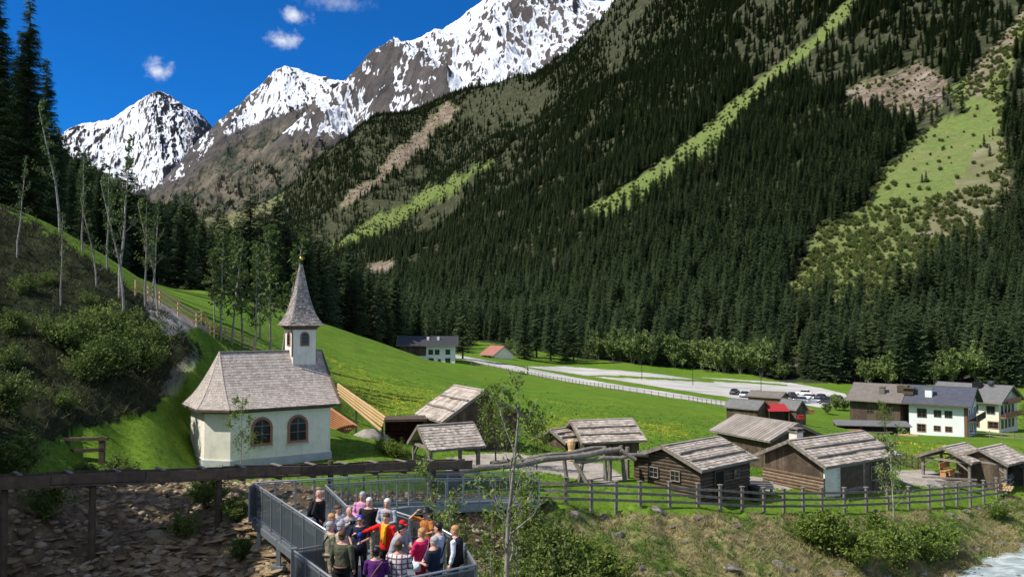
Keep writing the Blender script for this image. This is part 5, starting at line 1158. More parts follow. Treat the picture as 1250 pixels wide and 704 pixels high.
pp(1, 391, 23.0, 1.75, 'bald man in black padded jacket standing alone by the outer railing', blk, jeans, face=-5, arms='pocket', build=1.12)
pp(2, 444, 22.95, 1.70, 'grey-haired person in lilac pink top at the back of the group', pinkc, beige, hair=HG, hairstyle='bob', arms='front', face=-100)
pp(3, 452, 22.3, 1.68, 'white-haired woman in loose black top with light patterned trousers', blk, beige, hair=HW, hairstyle='bob', arms='pocket', face=-95, build=1.1)
pp(4, 474, 22.1, 1.70, 'white-haired man in pale grey shirt behind the red shirt', greyc, beige, hair=HW, arms='front', face=-100, build=1.05)
pp(5, 414, 21.6, 1.64, 'short brown-haired woman in white top near the bald photographer', whitec, jeans, hair=HBr, arms='front', face=-30)
p6 = pp(6, 428, 21.2, 1.70, 'bald man in grey shirt holding a black camera', greyc, blk, arms='chest', face=-60)
pp(7, 407, 20.7, 1.64, 'red-haired person in lilac blue shirt at the left railing', blueshirt, beige, hair=HBl, arms='front', face=-20)
p8 = pp(8, 441, 20.55, 1.64, 'woman in navy tee with royal blue headscarf and sunglasses facing out', navy, blk, hair=None, sleeves='short', arms=('pocket', 'front'), face=-88)
p9 = pp(9, 473, 20.5, 1.70, 'guide in bright red shirt with yellow scarf stretching out one arm', redc, blk, hair=HBr, arms=('out', 'down'), face=-110)
pp(10, 405, 19.75, 1.68, 'grey-haired man in light khaki shirt and beige trousers at the left', lolive, beige, hair=HG, arms='front', face=30, build=1.12)
pp(11, 418, 19.65, 1.70, 'grey-haired man in beige shirt squeezed between two khaki shirts', beige, olive, hair=HG, arms='front', face=40)
pp(12, 420, 18.75, 1.72, 'man in dark olive jacket seen from behind at the front left', olive, blk, hair=HBr, arms='down', face=70, build=1.15)
pp(13, 461, 17.8, 1.62, 'dark-haired woman in purple top seen from behind at the front', purp, blk, hair=HBk, arms='front', face=95, build=1.1)
pp(14, 488, 18.0, 1.70, 'man in red and white plaid shirt seen from behind', PLAID, jeans, hair=HBr, arms='front', face=85, build=1.15)
pp(15, 481, 19.7, 1.68, 'dark-haired person in light grey tee leaning sideways with outstretched arms', greyc, blk, hair=HBk, sleeves='short', arms='rail', face=-15, lean=.35)
p16 = pp(16, 492, 20.3, 1.58, 'person under a bright red cap behind the grey tee', greyc, beige, hair=None, arms='front', face=-40)
p17 = pp(17, 521, 21.2, 1.66, 'woman in black hat and orange blouse raising one arm across', orng, blk, hair=HBk, sleeves='short', arms=('up', 'front'), face=-120)
pp(18, 516, 19.15, 1.68, 'blond woman in magenta jacket and dark red trousers', mag, redtr, hair=HBl, arms='crossed', face=150, build=1.2)
pp(19, 531, 18.5, 1.66, 'grey-haired man in navy polo shirt beside the plaid shirt', navy, jeans, hair=HG, sleeves='short', arms='front', face=155, build=1.12)
pp(20, 536, 19.35, 1.76, 'tall dark-haired man in light blue shirt behind the navy polo', ltblue, jeans, hair=HBk, arms='down', face=165)
p21 = pp(21, 556, 19.3, 1.70, 'ginger-blond woman in white shirt and black vest at the right end', whitec, blk, hair=HBl, arms='down', face=170)
def clothpart(pr, name, mt, fn, rem_=None):
    mb = MB(); fn(mb, pr[1], pr[2], pr[4], pr[3]); o = mb.build(name, mt, pr[0], smooth=True); return o
def scarfhead(mb, s, hc, b, a): mb.lathe([(.08*s,.0),(.088*s,.03*s),(.084*s,.07*s),(.06*s,.11*s),(.02*s,.13*s)], hc+Vector((0,.012,.005)), 16); mb.tube([hc+Vector((0,.09,.0)), hc+Vector((.02,.11,-.08)), hc+Vector((.0,.12,-.16))], [.03,.025,.01], 6)
clothpart(p8, 'headscarf', bluesc, scarfhead)
clothpart(p8, 'sunglasses', M['black'], lambda mb, s, hc, b, a: [mb.box(hc+Vector((x, -.096, .012)), (.05, .01, .035)) for x in (-.032, .032)] and mb.box(hc+Vector((0, -.096, .02)), (.13, .008, .008)))
clothpart(p9, 'scarf', yel, lambda mb, s, hc, b, a: (mb.tube([b((-.09,-.02,1.47)), b((0,.06,1.49)), b((.09,-.02,1.47)), b((.03,-.13,1.40)), b((.02,-.165,1.2)), b((.03,-.17,.98))], [.03,.035,.03,.045,.05,.035], 8), mb.tube([b((-.09,-.02,1.47)), b((-.03,-.13,1.38)), b((-.02,-.165,1.2)), b((-.03,-.16,1.05))], [.03,.04,.045,.03], 8)))
clothpart(p16, 'cap', redc, lambda mb, s, hc, b, a: (mb.lathe([(.088*s,.015),(.09*s,.05),(.07*s,.1),(.02*s,.125)], hc, 16), mb.box(hc+Vector((0,-.13,.03)), (.13,.12,.012))))
clothpart(p17, 'sun_hat', M['black'], lambda mb, s, hc, b, a: mb.lathe([(.02,.04),(.19*s,.035),(.195*s,.05),(.095*s,.06),(.09*s,.12),(.07*s,.15),(.01,.155)], hc, 20))
clothpart(p21, 'vest', blk, lambda mb, s, hc, b, a: [mb.tube([b((0,.01,.85)), b((0,.01,1.0)), b((0,.01,1.15)), b((0,.01,1.3)), b((0,.01,1.42)), b((0,.01,1.46))], [.198,.19,.178,.19,.168,.09], 18)])
def backpack(mb, s, hc, b, a): mb.hexa([b((-.14,.14,1.0)), b((.14,.14,1.0)), b((.13,.29,1.02)), b((-.13,.29,1.02)), b((-.13,.13,1.42)), b((.13,.13,1.42)), b((.11,.24,1.4)), b((-.11,.24,1.4))])
clothpart(PE_[1], 'backpack', blk, backpack)
q = p6[0]; cm_ = MB(); w = p6[3][1][2]; cm_.box((0,0,0), (.13,.06,.09)); cm_.tube([(0,-.03,0),(0,-.09,0)], .035, 10); o = cm_.build('camera', M['black']); 
o.matrix_world = Matrix.Translation(q.location) @ Matrix.Rotation(q.rotation_euler.z, 4, 'Z') @ Matrix.Translation((0, -.27, 1.36)); tag(o, 'black camera held up by the bald man in grey shirt', 'camera')
q = p8[0]; mc = MB(); mc.tube([(0,0,0),(0,-.0,.16)], .015, 8); mc.lathe([(.01,.16),(.05,.19),(.055,.23),(.04,.27),(.01,.28)], n=12); o = mc.build('microphone', bluesc); w = p8[3][1][2]
o.matrix_world = Matrix.Translation(q.location) @ Matrix.Rotation(q.rotation_euler.z, 4, 'Z') @ Matrix.Translation(w+Vector((-.03, -.07, -.02))); tag(o, 'microphone with blue foam windshield held by the woman with blue headscarf', 'microphone')

def bag(mb, s, hc, b, a): mb.tube([b((-.15,-.10,1.43)), b((0,-.17,1.22)), b((.17,-.12,.98)), b((.2,0,.92)), b((.17,.13,.98)), b((0,.16,1.25)), b((-.15,.10,1.43))], .014, 6); mb.hexa([b((.17,-.1,.78)), b((.27,-.1,.78)), b((.27,.1,.78)), b((.17,.1,.78)), b((.18,-.1,1.0)), b((.26,-.1,1.0)), b((.26,.1,1.0)), b((.18,.1,1.0))])
for k_, m_2 in ((10, blk), (13, M['trim_wood']), (20, blk), (7, navy), (18, whitec)): clothpart(PE_[k_], 'shoulder_bag', m_2, bag)
for k_ in (10, 12, 14, 19): clothpart(PE_[k_], 'belt', M['trim_wood'], lambda mb, s, hc, b, a: mb.tube([b((0,.01,.93)), b((0,.01,.965))], [.19, .19], 18))
# ---------------------------------------------------------------- trees, plants, stones
nr = np.random.default_rng(5)
M['leaf_dull'] = mat('soft_green_leaves', [(.07,.11,.025),(.13,.18,.04),(.20,.25,.06)], .7, 1.0, 0, trans=.3, spec=.2, objrand=.3)
def simple_mesh(name, V, Fc, m, smooth=False):
    V = np.asarray(V, dtype=np.float32); Fc = np.asarray(Fc, dtype=np.int32); k = Fc.shape[1]; me = bpy.data.meshes.new(name)
    me.vertices.add(len(V)); me.vertices.foreach_set('co', V.ravel()); me.loops.add(Fc.size); me.loops.foreach_set('vertex_index', Fc.ravel())
    me.polygons.add(len(Fc)); me.polygons.foreach_set('loop_start', np.arange(0, Fc.size, k, dtype=np.int32)); me.polygons.foreach_set('loop_total', np.full(len(Fc), k, dtype=np.int32))
    me.materials.append(m); me.update(calc_edges=True); return me
def mb_mesh(mb, name, m, smooth=True):
    me = bpy.data.meshes.new(name); me.from_pydata(mb.v, [], mb.f); me.materials.append(m)
    if smooth: me.polygons.foreach_set('use_smooth', [True]*len(me.polygons))
    me.update(); return me
def spruce_meshes(seed, H=20.0, Rb=2.9, step=.42, nb=6, nt=7, low=.06, dead=0, mt='spruce'):
    r = np.random.default_rng(seed); V = []; T = []
    z = low*H
    while z < H*.985:
        t = z/H; ln0 = Rb*(1-t)**.78*(1-.25*max(0, .12-t)/.12)
        for k in range(nb if t < .85 else 4):
            if r.random() < .10: continue
            a = r.random()*6.283; ln = ln0*r.uniform(.62, 1.12)+.12; zz = z+r.uniform(-.2, .2)
            d = np.array([math.cos(a), math.sin(a), 0]); s = np.array([-d[1], d[0], 0]); dr = r.uniform(.10, .42)*(1.25-t)
            for i in range(nt):
                u = (i+.6)/nt; p = d*ln*u+np.array([0, 0, zz-ln*u*dr+ln*.22*u*u*r.uniform(.5, 1.2)]); w = (.26+.34*ln*(1-u)*.55)*r.uniform(.7, 1.3)+.12
                for sg in (-1, 1):
                    tip = p+s*sg*w+d*w*.75+np.array([0, 0, -w*r.uniform(.25, .75)]); b = p-d*ln/nt*.75; b2 = p+d*ln/nt*.45+np.array([0, 0, -.03])
                    n = len(V); V += [b, b2, tip]; T.append((n, n+1, n+2))
            n = len(V); e = d*ln*1.03+np.array([0, 0, zz-ln*dr+ln*.16]); V += [d*.05+np.array([0, 0, zz]), e+s*.03, e-s*.03]; T.append((n, n+1, n+2))
        z += step*(1.0-.35*t)*r.uniform(.8, 1.2)
    cm = simple_mesh('crown', V, T, M[mt])
    mb = MB(); mb.tube([(0, 0, -1.2), (0, 0, 0), (0, 0, H*.5), (0, 0, H*.97)], [.34, .28, .17, .02], 8)
    for i in range(14):
        a = r.random()*6.28; zz = r.uniform(.03, .25)*H; l = r.uniform(.6, 1.6); mb.tube([(0, 0, zz), (math.cos(a)*l, math.sin(a)*l, zz-.25)], [.035, .01], 4, cap=False)
    return cm, mb_mesh(mb, 'trunk', M['bark'])
def leafy(seed, H, spread, nl=3500, ls=.16, m='leaf', bark='birch', levels=3, base=.3, tr=.10, density=1.0, lean=(0, 0), multi=1, upright=.55, nb=9, curve=.0):
    r = np.random.default_rng(seed); mb = MB(); tips = []
    def grow(p, d, L_, rad, lv):
        n = 5 if lv == 0 else 4; pts = [p]; rs = [rad]; q = p; dd = d
        for i in range(n):
            dd = dd+r.normal(0, (.04 if lv == 0 else .13+.03*lv)+curve, 3)+np.array([0, 0, .06 if lv else .02]); dd = dd/np.linalg.norm(dd); q = q+dd*L_/n; pts.append(q); rs.append(max(.006, rad*(1-(i+1)/n*(.85 if lv else .8))))
        mb.tube([tuple(x) for x in pts], rs, 7 if lv == 0 else 4, cap=False)
        if lv >= levels-1 or lv >= 1: 
            for i in range(1, n+1): tips.append((pts[i], L_*.22, lv))
        if lv < levels-1:
            k = nb if lv == 0 else 5
            for j in range(k):
                t = (base+(1-base)*(j+r.random()*.8)/k) if lv == 0 else r.uniform(.3, 1); x = t*n; i = min(int(x), n-1); s0 = pts[i]+(pts[i+1]-pts[i])*(x-i)
                a = r.random()*6.283 if lv else (j*2.4+r.random()); out = np.array([math.cos(a), math.sin(a), 0]); nd = out*(1-upright)+dd*upright+np.array([0, 0, .15]); nd /= np.linalg.norm(nd)
                grow(s0, nd, (spread*(1.25-t*.75) if lv == 0 else L_*.55)*r.uniform(.65, 1.15), max(.008, rs[i]*.5), lv+1)
    for k in range(multi):
        a = k*6.28/max(1, multi)+r.random(); o_ = np.array([math.cos(a), math.sin(a), 0])*(.0 if multi == 1 else .25*H*.08)
        d = np.array([lean[0]+(math.cos(a)*.22 if multi > 1 else 0), lean[1]+(math.sin(a)*.22 if multi > 1 else 0), 1.0]); d /= np.linalg.norm(d)
        grow(o_+np.array([0, 0, -.3]), d, H*(1 if k == 0 else r.uniform(.6, .9)), tr*(1 if k == 0 else .7), 0)
    tp = np.array([t[0] for t in tips]); ts_ = np.array([t[1] for t in tips]); n = int(nl*density)
    k = r.integers(0, len(tips), n); c = tp[k]+r.normal(0, 1, (n, 3))*np.minimum(ts_[k], .5)[:, None]*.75
    u = r.normal(0, 1, (n, 3)); u /= np.linalg.norm(u, axis=1)[:, None]; v = np.cross(u, r.normal(0, 1, (n, 3))); v /= np.linalg.norm(v, axis=1)[:, None]; s = ls*r.uniform(.5, 1.2, n)[:, None]
    V = np.stack([c-u*s, c+v*s*.5, c+u*s, c-v*s*.5], 1).reshape(-1, 3); Fq = np.arange(4*n).reshape(n, 4)
    return simple_mesh('leaves', V, Fq, M[m]), mb_mesh(mb, 'trunk', M[bark])
def plant(name, meshes, loc, sc, rz, label, cat, group=None, sz=None, tn=('crown', 'trunk')):
    o = empty(name, loc, rz, label, cat, group); o.scale = (sc, sc, sz or sc)
    for me, nm in zip(meshes, tn):
        c = bpy.data.objects.new(nm, me); COL.objects.link(c); c.parent = o
    return o
SP = [spruce_meshes(100+i, Rb=(4.1, 3.3, 4.5, 3.7)[i], low=(.05, .1, .04, .14)[i]) for i in range(4)]
SPH = [spruce_meshes(200+i, Rb=3.3, step=.30, nb=8, nt=10, low=.03) for i in range(2)]
LA = [leafy(300+i, 14, 1.9, 1000, .24, 'larch', 'birch', base=.25, tr=.15, upright=.3, nb=22) for i in range(2)]
WI = [leafy(320+i, 7, 3.6, 3200, .40, 'willow', 'birch', base=.15, tr=.12, multi=4, upright=.5) for i in range(3)]
SB = [leafy(340+i, 2.6, 1.7, 1500, .26, 'scrub', 'bark', base=.1, tr=.05, multi=4, upright=.45, nb=7) for i in range(3)]
BU = [leafy(360+i, 1.7, 1.15, 3600, .075, 'leaf', 'bark', base=.1, tr=.03, multi=6, upright=.45, nb=8) for i in range(3)]
DK = [leafy(380+i, 2.6, 1.6, 4200, .11, 'leaf_dull', 'bark', base=.1, tr=.05, multi=5, upright=.35, nb=9) for i in range(2)]
# sampling of the wooded slopes
cellx = np.gradient(GX, axis=0)/F*GD; cellD = GD*np.gradient(GL, axis=1); area = np.abs(cellx*cellD)
slope = np.sqrt(1+(np.gradient(GZ, axis=1)/cellD)**2)
def sample(mask, spacing, extra=None):
    dens = mask*area*slope**.6/spacing**2; cnt = nr.poisson(np.clip(dens, 0, 60)); i, j = np.nonzero(cnt); rep = cnt[i, j]; i = np.repeat(i, rep); j = np.repeat(j, rep)
    a = nr.random(len(i))-.5; b = nr.random(len(i))-.5; px = gx[i]+a*np.gradient(gx)[i]; D = np.exp(gl[j]+b*np.gradient(gl)[j]); x = (px-625)/F*D
    return np.stack([x, D, tz(x, D)], 1), px
fm = (a_for > .5)*(1-np.clip(a_brown*.85, 0, 1))*(1-np.clip((fbm(WX/130, WY/170, 61, 4)-.60)*9, 0, .75)*(GD > 600))*(GX > -70)*(GX < 1330)*(GD < 3300)
inview = np.clip(1.5-(GPY < -60)*1.5, 0, 1)
fp, fpx = sample(fm*inview*(GD > 106), 4.6+GD*.0015)
ordr = np.argsort(fp[:, 1]+nr.random(len(fp))*12); fp = fp[ordr]; fpx = fpx[ordr]
left = fpx < 300
nl_, nr_ = 60, 176
Lp = fp[left & (fp[:, 1] < 190)][:nl_]; Rp_ = fp[~left & (fp[:, 1] < 420)][:nr_]
print('forest points', len(fp), 'left', len(Lp), 'right', len(Rp_))
used = {tuple(p) for p in np.round(np.r_[Lp, Rp_], 3).tolist()}
keep = np.array([tuple(p) not in used for p in np.round(fp, 3).tolist()]); rest = fp[keep]
for i, p in enumerate(Lp):
    s = rng.uniform(.62, .92); plant('spruce_tree', SP[i % 4], (p[0], p[1], p[2]-.2), s, rng.random()*6.28, 'dark spruce in the shaded wood behind the left meadow', 'spruce', 'spruces of the shaded wood on the left')
for i, p in enumerate(Rp_):
    s = rng.uniform(.82, 1.42); plant('spruce_tree', SP[i % 4], (p[0], p[1], p[2]-.2), s, rng.random()*6.28, 'dark spruce in the front rows of the wooded mountain foot', 'spruce', 'spruces at the foot of the wooded mountain')
def gn_scatter(name, pts, sc, rot, idx, sources, label, cat, tilt=0):
    me = bpy.data.meshes.new(name); me.vertices.add(len(pts)); me.vertices.foreach_set('co', np.asarray(pts, np.float32).ravel())
    for nm, a, tp in (('sc', sc, 'FLOAT'), ('rz', rot, 'FLOAT'), ('ix', idx, 'INT')):
        at = me.attributes.new(nm, tp, 'POINT'); at.data.foreach_set('value', np.asarray(a, np.int32 if tp == 'INT' else np.float32))
    me.update(); o = bpy.data.objects.new(name, me); COL.objects.link(o)
    ng = bpy.data.node_groups.new(name, 'GeometryNodeTree'); ng.interface.new_socket('Geometry', in_out='INPUT', socket_type='NodeSocketGeometry'); ng.interface.new_socket('Geometry', in_out='OUTPUT', socket_type='NodeSocketGeometry')
    N, L = ng.nodes, ng.links; gi, go = N.new('NodeGroupInput'), N.new('NodeGroupOutput'); ip = N.new('GeometryNodeInstanceOnPoints'); jn = N.new('GeometryNodeJoinGeometry')
    for s_ in reversed(sources):
        oi = N.new('GeometryNodeObjectInfo'); oi.inputs['Object'].default_value = s_; oi.inputs['As Instance'].default_value = True; oi.transform_space = 'ORIGINAL'; L.new(oi.outputs['Geometry'], jn.inputs[0])
    def na(nm, t): a = N.new('GeometryNodeInputNamedAttribute'); a.data_type = t; a.inputs['Name'].default_value = nm; return a.outputs['Attribute']
    L.new(gi.outputs[0], ip.inputs['Points']); L.new(jn.outputs[0], ip.inputs['Instance']); ip.inputs['Pick Instance'].default_value = True; L.new(na('ix', 'INT'), ip.inputs['Instance Index'])
    cx = N.new('ShaderNodeCombineXYZ'); L.new(na('rz', 'FLOAT'), cx.inputs[2]); L.new(cx.outputs[0], ip.inputs['Rotation']); cs_ = N.new('ShaderNodeCombineXYZ'); s_ = na('sc', 'FLOAT')
    for k in range(3): L.new(s_, cs_.inputs[k])
    L.new(cs_.outputs[0], ip.inputs['Scale']); L.new(ip.outputs[0], go.inputs[0])
    md = o.modifiers.new('scatter', 'NODES'); md.node_group = ng; return tag(o, label, cat, kind='stuff')
# larches and bare birches of the left bank
for i, (px, top, D) in enumerate(((270,272,70),(283,285,72),(297,276,75),(312,300,70),(330,268,78),(345,282,82),(262,300,84),(318,290,88))):
    x = (px-625)/F*D; z = float(tz(x, D)); H = CAMZ+(HOR-top)/F*D-z
    plant('larch_tree', LA[i % 2], (x, D, z-.1), H/14, px*1.1, 'slender light green tree on the grass slope behind the chapel', 'tree', 'slender trees behind the chapel')
crowns = [c for c in bpy.data.objects if c.name.startswith('crown')]
src = []
for sm in SP: src.append(next(c for c in crowns if c.data == sm[0]))
for (PXr, PYr, xr, yr, Zr), sl0, sl1, amt in ((RB, 0, 0, .5), (RC, 0, 0, .8)):
    ar = np.abs(np.gradient(xr, axis=0)*np.gradient(yr, axis=1)); lowm = np.clip((PYr-np.interp(PXr, [170,250,330,400,480,560,700], [262,232,192,178,160,140,110])+(fbm(PXr/26, PYr/20, 8, 4)-.5)*70)/14, 0, 1)*(fbm(PXr/12, PYr/12, 18, 4) > .47)
    cnt = nr.poisson(np.clip(ar*lowm*amt/120, 0, 40)); ii, jj = np.nonzero(cnt); rp_ = cnt[ii, jj]; ii, jj = np.repeat(ii, rp_), np.repeat(jj, rp_); ok = (ii < xr.shape[0]-1) & (jj < 228); ii, jj = ii[ok], jj[ok]
    a, b = nr.random((2, len(ii))); L2 = lambda A_: (A_[ii, jj]*(1-a)+A_[ii+1, jj]*a)*(1-b)+(A_[ii, jj+1]*(1-a)+A_[ii+1, jj+1]*a)*b
    rest = np.r_[rest, np.stack([L2(xr), L2(yr), L2(Zr)], 1)]
print('far forest', len(rest))
src.append(next(c for c in bpy.data.objects if c.name.startswith('crown') and c.data == LA[0][0]))
n = len(rest); scl = nr.uniform(.5, 1.0, n)*(.75+.65*fbm(rest[:,0]/45, rest[:,1]/45, 88, 3))*nr.choice([1, 1, 1.18, .8], n)*np.where(rest[:, 1] > 1700, .85, 1.0); ixs = np.where(nr.random(n) < .035, 4, nr.integers(0, 4, n))
gn_scatter('mountain_forest', rest-np.array([0, 0, .3]), scl, nr.random(n)*6.28, ixs, src, 'dense dark spruce forest covering the mountain slopes', 'forest')
# hand placed spruces: tall group at the left edge, single trees on the clearing
for px, top, D, k in ((-8,-30,68,0),(30,-14,66,1),(52,62,72,0),(14,90,74,1),(-30,-60,64,1),(68,150,92,0),(40,120,84,1),(100,178,112,0),(122,186,114,1),(20,30,80,1),(0,70,84,0),(84,190,104,1),(140,205,118,0)):
    x = (px-625)/F*D; z = float(tz(x, D)); H = CAMZ+(HOR-top)/F*D-z
    plant('spruce_tree', SPH[k], (x, D, z-.3), H/20*.86, px*.37, 'tall dark spruce at the left edge, standing behind the shaded bank', 'spruce', 'tall spruces at the left edge', sz=H/20)
for i in [j for j in range(38) if (j % 3 == 0 and j < 18) or j >= 30]:  # spruces added out of frame to cast shade on bank and gully
    D = rng.uniform(15, 31) if i < 20 else rng.uniform(15, 25) if i < 30 else rng.uniform(34, 56); x = -.655*D-(rng.uniform(1.5, 5) if i < 20 else rng.uniform(6, 14) if i < 30 else rng.uniform(22, 30)); z = float(tz(x, D)); plant('spruce_tree', SP[i % 4], (x, D, z-.3), rng.uniform(.7, .95), i*1.3, 'dark spruce added beyond the left edge to shade bank and gully', 'spruce', 'shade spruces added beyond the left edge')
for px, py, h in ((1130,372,17),(1133,222,9),(1205,178,11),(1212,190,9),(1216,165,8),(1016,358,9),(985,375,12),(1040,372,11),(1128,222,7),(1170,395,15),(1195,385,16),(700,443,24),(672,441,26),(640,438,22),(655,436,24),(565,438,22),(612,404,20),(575,421,19),(688,440,20)):
    c = hit(px, py, 160); plant('spruce_tree', SP[(px+py) % 4], (c.x, c.y, c.z-.3), h/20, px*.7, 'single spruce standing clear of the forest on the slope or at its foot', 'spruce', 'single spruces in front of the forest')
BB = [leafy(400+i, 12, 1.5, 420, .16, 'larch', 'birch', base=.35, tr=.13, upright=.55, nb=12, curve=.02) for i in range(3)]
for i, (px, py, top, D) in enumerate(((72,290,112,60),(131,348,190,57),(146,372,150,52),(152,378,205,51),(178,372,238,55),(187,366,240,57),(193,372,236,55),(100,330,175,58),(20,300,180,52),(118,352,230,52),(75,350,250,48))):
    x = (px-625)/F*D; z = float(tz(x, D)); H = CAMZ+(HOR-top)/F*D-z
    plant('birch_tree', BB[i % 3], (x, D, z-.2), H/12*.9, i*2.1, 'nearly bare thin birch on the shaded left bank', 'birch', 'bare birches on the left bank', sz=H/12)
# willows along the foot of the mountain
for i in range(34):
    px = 745+i*8.0+rng.uniform(-4, 4) if i < 27 else (1060, 1085, 1110, 1140, 730, 1160, 1190)[i-27]; py = np.interp(px, [730,760,870,960,1060,1200], [438,442,452,464,468,469])-rng.uniform(-1, 3)
    c = hit(px, py, 200); plant('willow', WI[i % 3], (c.x, c.y, c.z-.2), rng.uniform(.8, 1.7), i*1.7, 'pale green spring willow at the foot of the wooded mountain', 'willow', 'willows along the mountain foot')
for i, (px, py, h) in enumerate(((620,432,6),(632,434,5),(645,436,5),(1018,500,3.5),(1030,500,3),(1008,505,2.5))):
    c = hit(px, py, 100); plant('bush', WI[i % 3], (c.x, c.y, c.z-.1), h/8, i*2.2, 'round green bush on the valley meadow', 'bush', 'bushes on the valley meadow')
# scrub covering the avalanche strips
sm_ = np.clip(soft(CLEAR, 10)-soft(LAWNUP, 6)*.93, 0, 1)*.95+soft(STRIP2, 14)*.55+soft(STRIP3, 14)*.25+soft(STRIP1, 4)*.22+soft(KNOLL, 14)*.3+soft(ROCKF, 10)*.25+soft(BARE, 6)*.2+((a_for > .5)&(GD<330)&(GX>400)&(fbm(WX/30,WY/30,3,3)>.5))*.5
sp_, spx = sample(np.clip(sm_, 0, 1)*(GD > 200)*(GD < 2600)*inview, 2.9+GD*.0013)
sbo = []
for i in range(3):
    c = hit((1060, 1090, 1150)[i], (290, 320, 300)[i], 200); o = plant('bush', SB[i], (c.x, c.y, c.z), 1.3, i, 'green bush in the scrub of the big clearing', 'bush', 'bushes of the big clearing', tn=('foliage', 'stems')); sbo.append(o.children[0])
n = len(sp_); gn_scatter('hillside_scrub', sp_, nr.uniform(.25, 1.3, n), nr.random(n)*6.28, nr.integers(0, 3, n), sbo, 'green and brownish scrub covering the clearings on the mountain', 'scrub')
print('scrub', n)
# fallen logs in the storm-felled gap
fl_m = MB(); fl_m.tube([(-7, 0, 0), (7, 0, .3)], [.28, .12], 6); flm = mb_mesh(fl_m, 'fallen_log', M['dead'])
for i in range(70):
    px, py = rng.uniform(1035, 1160), rng.uniform(78, 140)
    if not bool(in_poly(np.array(px), np.array(py), ROCKF)): continue
    c = hit(px, py, 300); o = bpy.data.objects.new('fallen_log', flm); COL.objects.link(o); o.location = c+Vector((0, 0, .9)); o.rotation_euler = (0, -rng.uniform(.1, .5), rng.uniform(-1.2, .6)); s = rng.uniform(1.0, 2.1); o.scale = (s, s, s)
    tag(o, 'grey storm-felled log on the bare patch high on the mountain', 'log', 'storm-felled logs on the mountain')
# ---- near plants
def near(name, meshes, px, py, D, sc, label, cat, group=None, rz=0, sz=None, tn=('leaves', 'trunk')):
    x = (px-625)/F*D; return plant(name, meshes, (x, D, float(tz(x, D))-.05), sc, rz, label, cat, group, sz, tn)
T1 = leafy(501, 9.2, 2.3, 1300, .085, 'leaf', 'birch', base=.42, tr=.12, nb=13, upright=.62, curve=.02)
near('sapling', T1, 613, 704, 25, 1.0, 'tallest thin sapling in front, forked near its top before the meadow', 'sapling')
T2 = leafy(502, 6, 1.3, 700, .075, 'leaf', 'birch', base=.35, tr=.06, nb=9, upright=.6, curve=.03)
near('sapling', T2, 578, 704, 24.5, .95, 'thin pale sapling trunk just right of the platform corner', 'sapling')
T3 = leafy(503, 6, 1.5, 900, .08, 'leaf', 'birch', base=.3, tr=.065, nb=9, upright=.55, curve=.05, lean=(.12, 0))
near('sapling', T3, 640, 704, 27, .95, 'leaning sapling with crooked trunk right of the tallest one', 'sapling')
T4 = leafy(504, 5, 1.1, 500, .07, 'leaf', 'birch', base=.3, tr=.04, nb=8, upright=.6, curve=.03)
near('sapling', T4, 598, 704, 26, 1.0, 'slim sapling between the tallest one and the platform', 'sapling')
near('sapling', T4, 547, 704, 27.5, 1.1, 'slim dark-stemmed sapling behind the people at the platform', 'sapling', rz=2)
T5 = leafy(505, 5.6, 1.9, 1500, .10, 'leaf', 'bark', base=.2, tr=.07, nb=14, upright=.4)
near('leafy_tree', T5, 606, 560, 50, .85, 'bushy young tree standing before the tall dark barn', 'tree'); near('leafy_tree', T5, 655, 560, 50, .62, 'small leafy tree left of the cottage behind the log trough', 'tree', rz=2)
T6 = leafy(506, 3.9, 1.1, 900, .065, 'leaf', 'birch', base=.2, tr=.03, nb=10, upright=.5)
near('sapling', T6, 296, 570, 40.2, 1.0, 'small leafy sapling in front of the chapel wall', 'sapling')
T7 = leafy(507, 6.2, 1.6, 1300, .09, 'willow', 'birch', base=.35, tr=.06, nb=11, upright=.5)
near('sapling', T7, 1086, 625, 46.5, 1.0, 'slender pale-stemmed tree rising over the bank fence before the chimney barn', 'sapling')
near('leafy_tree', T5, 1078, 527, 133, .95, 'round olive tree before the dark farmhouse wing', 'tree', rz=1); near('leafy_tree', T5, 1249, 527, 140, 1.2, 'green tree before the yellow guest house at the right edge', 'tree', rz=3)
for i, (px, D, sc, k, lb) in enumerate(((668,33,.95,1,'largest dark green bush right of the leaning sapling'),(650,35.5,.8,0,'dark bush below the left end of the bank fence'),(690,31.5,.95,0,'green bush at the bottom centre beside the big dark one'),
      (735,34.5,.9,2,'bright yellow-green bush at the bottom right of the saplings'),(712,36,.7,2,'low bright bush on the bank above the yellow-green one'),(640,29.5,.8,2,'bright low bush behind the tallest sapling'),(590,29,.7,2,'bright low bush beside the platform corner'))):
    near('bush', (DK if k < 2 else BU)[k if k < 2 else i % 3], px, 0, D, sc*(1 if k < 2 else 1.5), lb, 'bush', None, i, tn=('foliage', 'stems'))
for i, (px, D, sc, lb) in enumerate(((1010,43.2,1.35,'broad green bush on the bank below the chimney barn'),(1045,43.0,1.2,'green bush in the middle of the bank thicket'),(1090,44.6,1.35,'dense bush above the dark hollow on the bank'),(1125,45.6,1.25,'tall green bush right in the bank thicket'),(1150,47,1.05,'rightmost green bush of the bank thicket'),(985,43.6,.9,'leftmost small bush of the bank thicket'),(1065,47.0,.8,'small bush just below the bank fence'),(1215,53,.7,'small bush below the right end of the bank fence'))):
    near('bush', BU[i % 3], px, 0, D, sc, lb, 'bush', None, i*1.9, tn=('foliage', 'stems'))
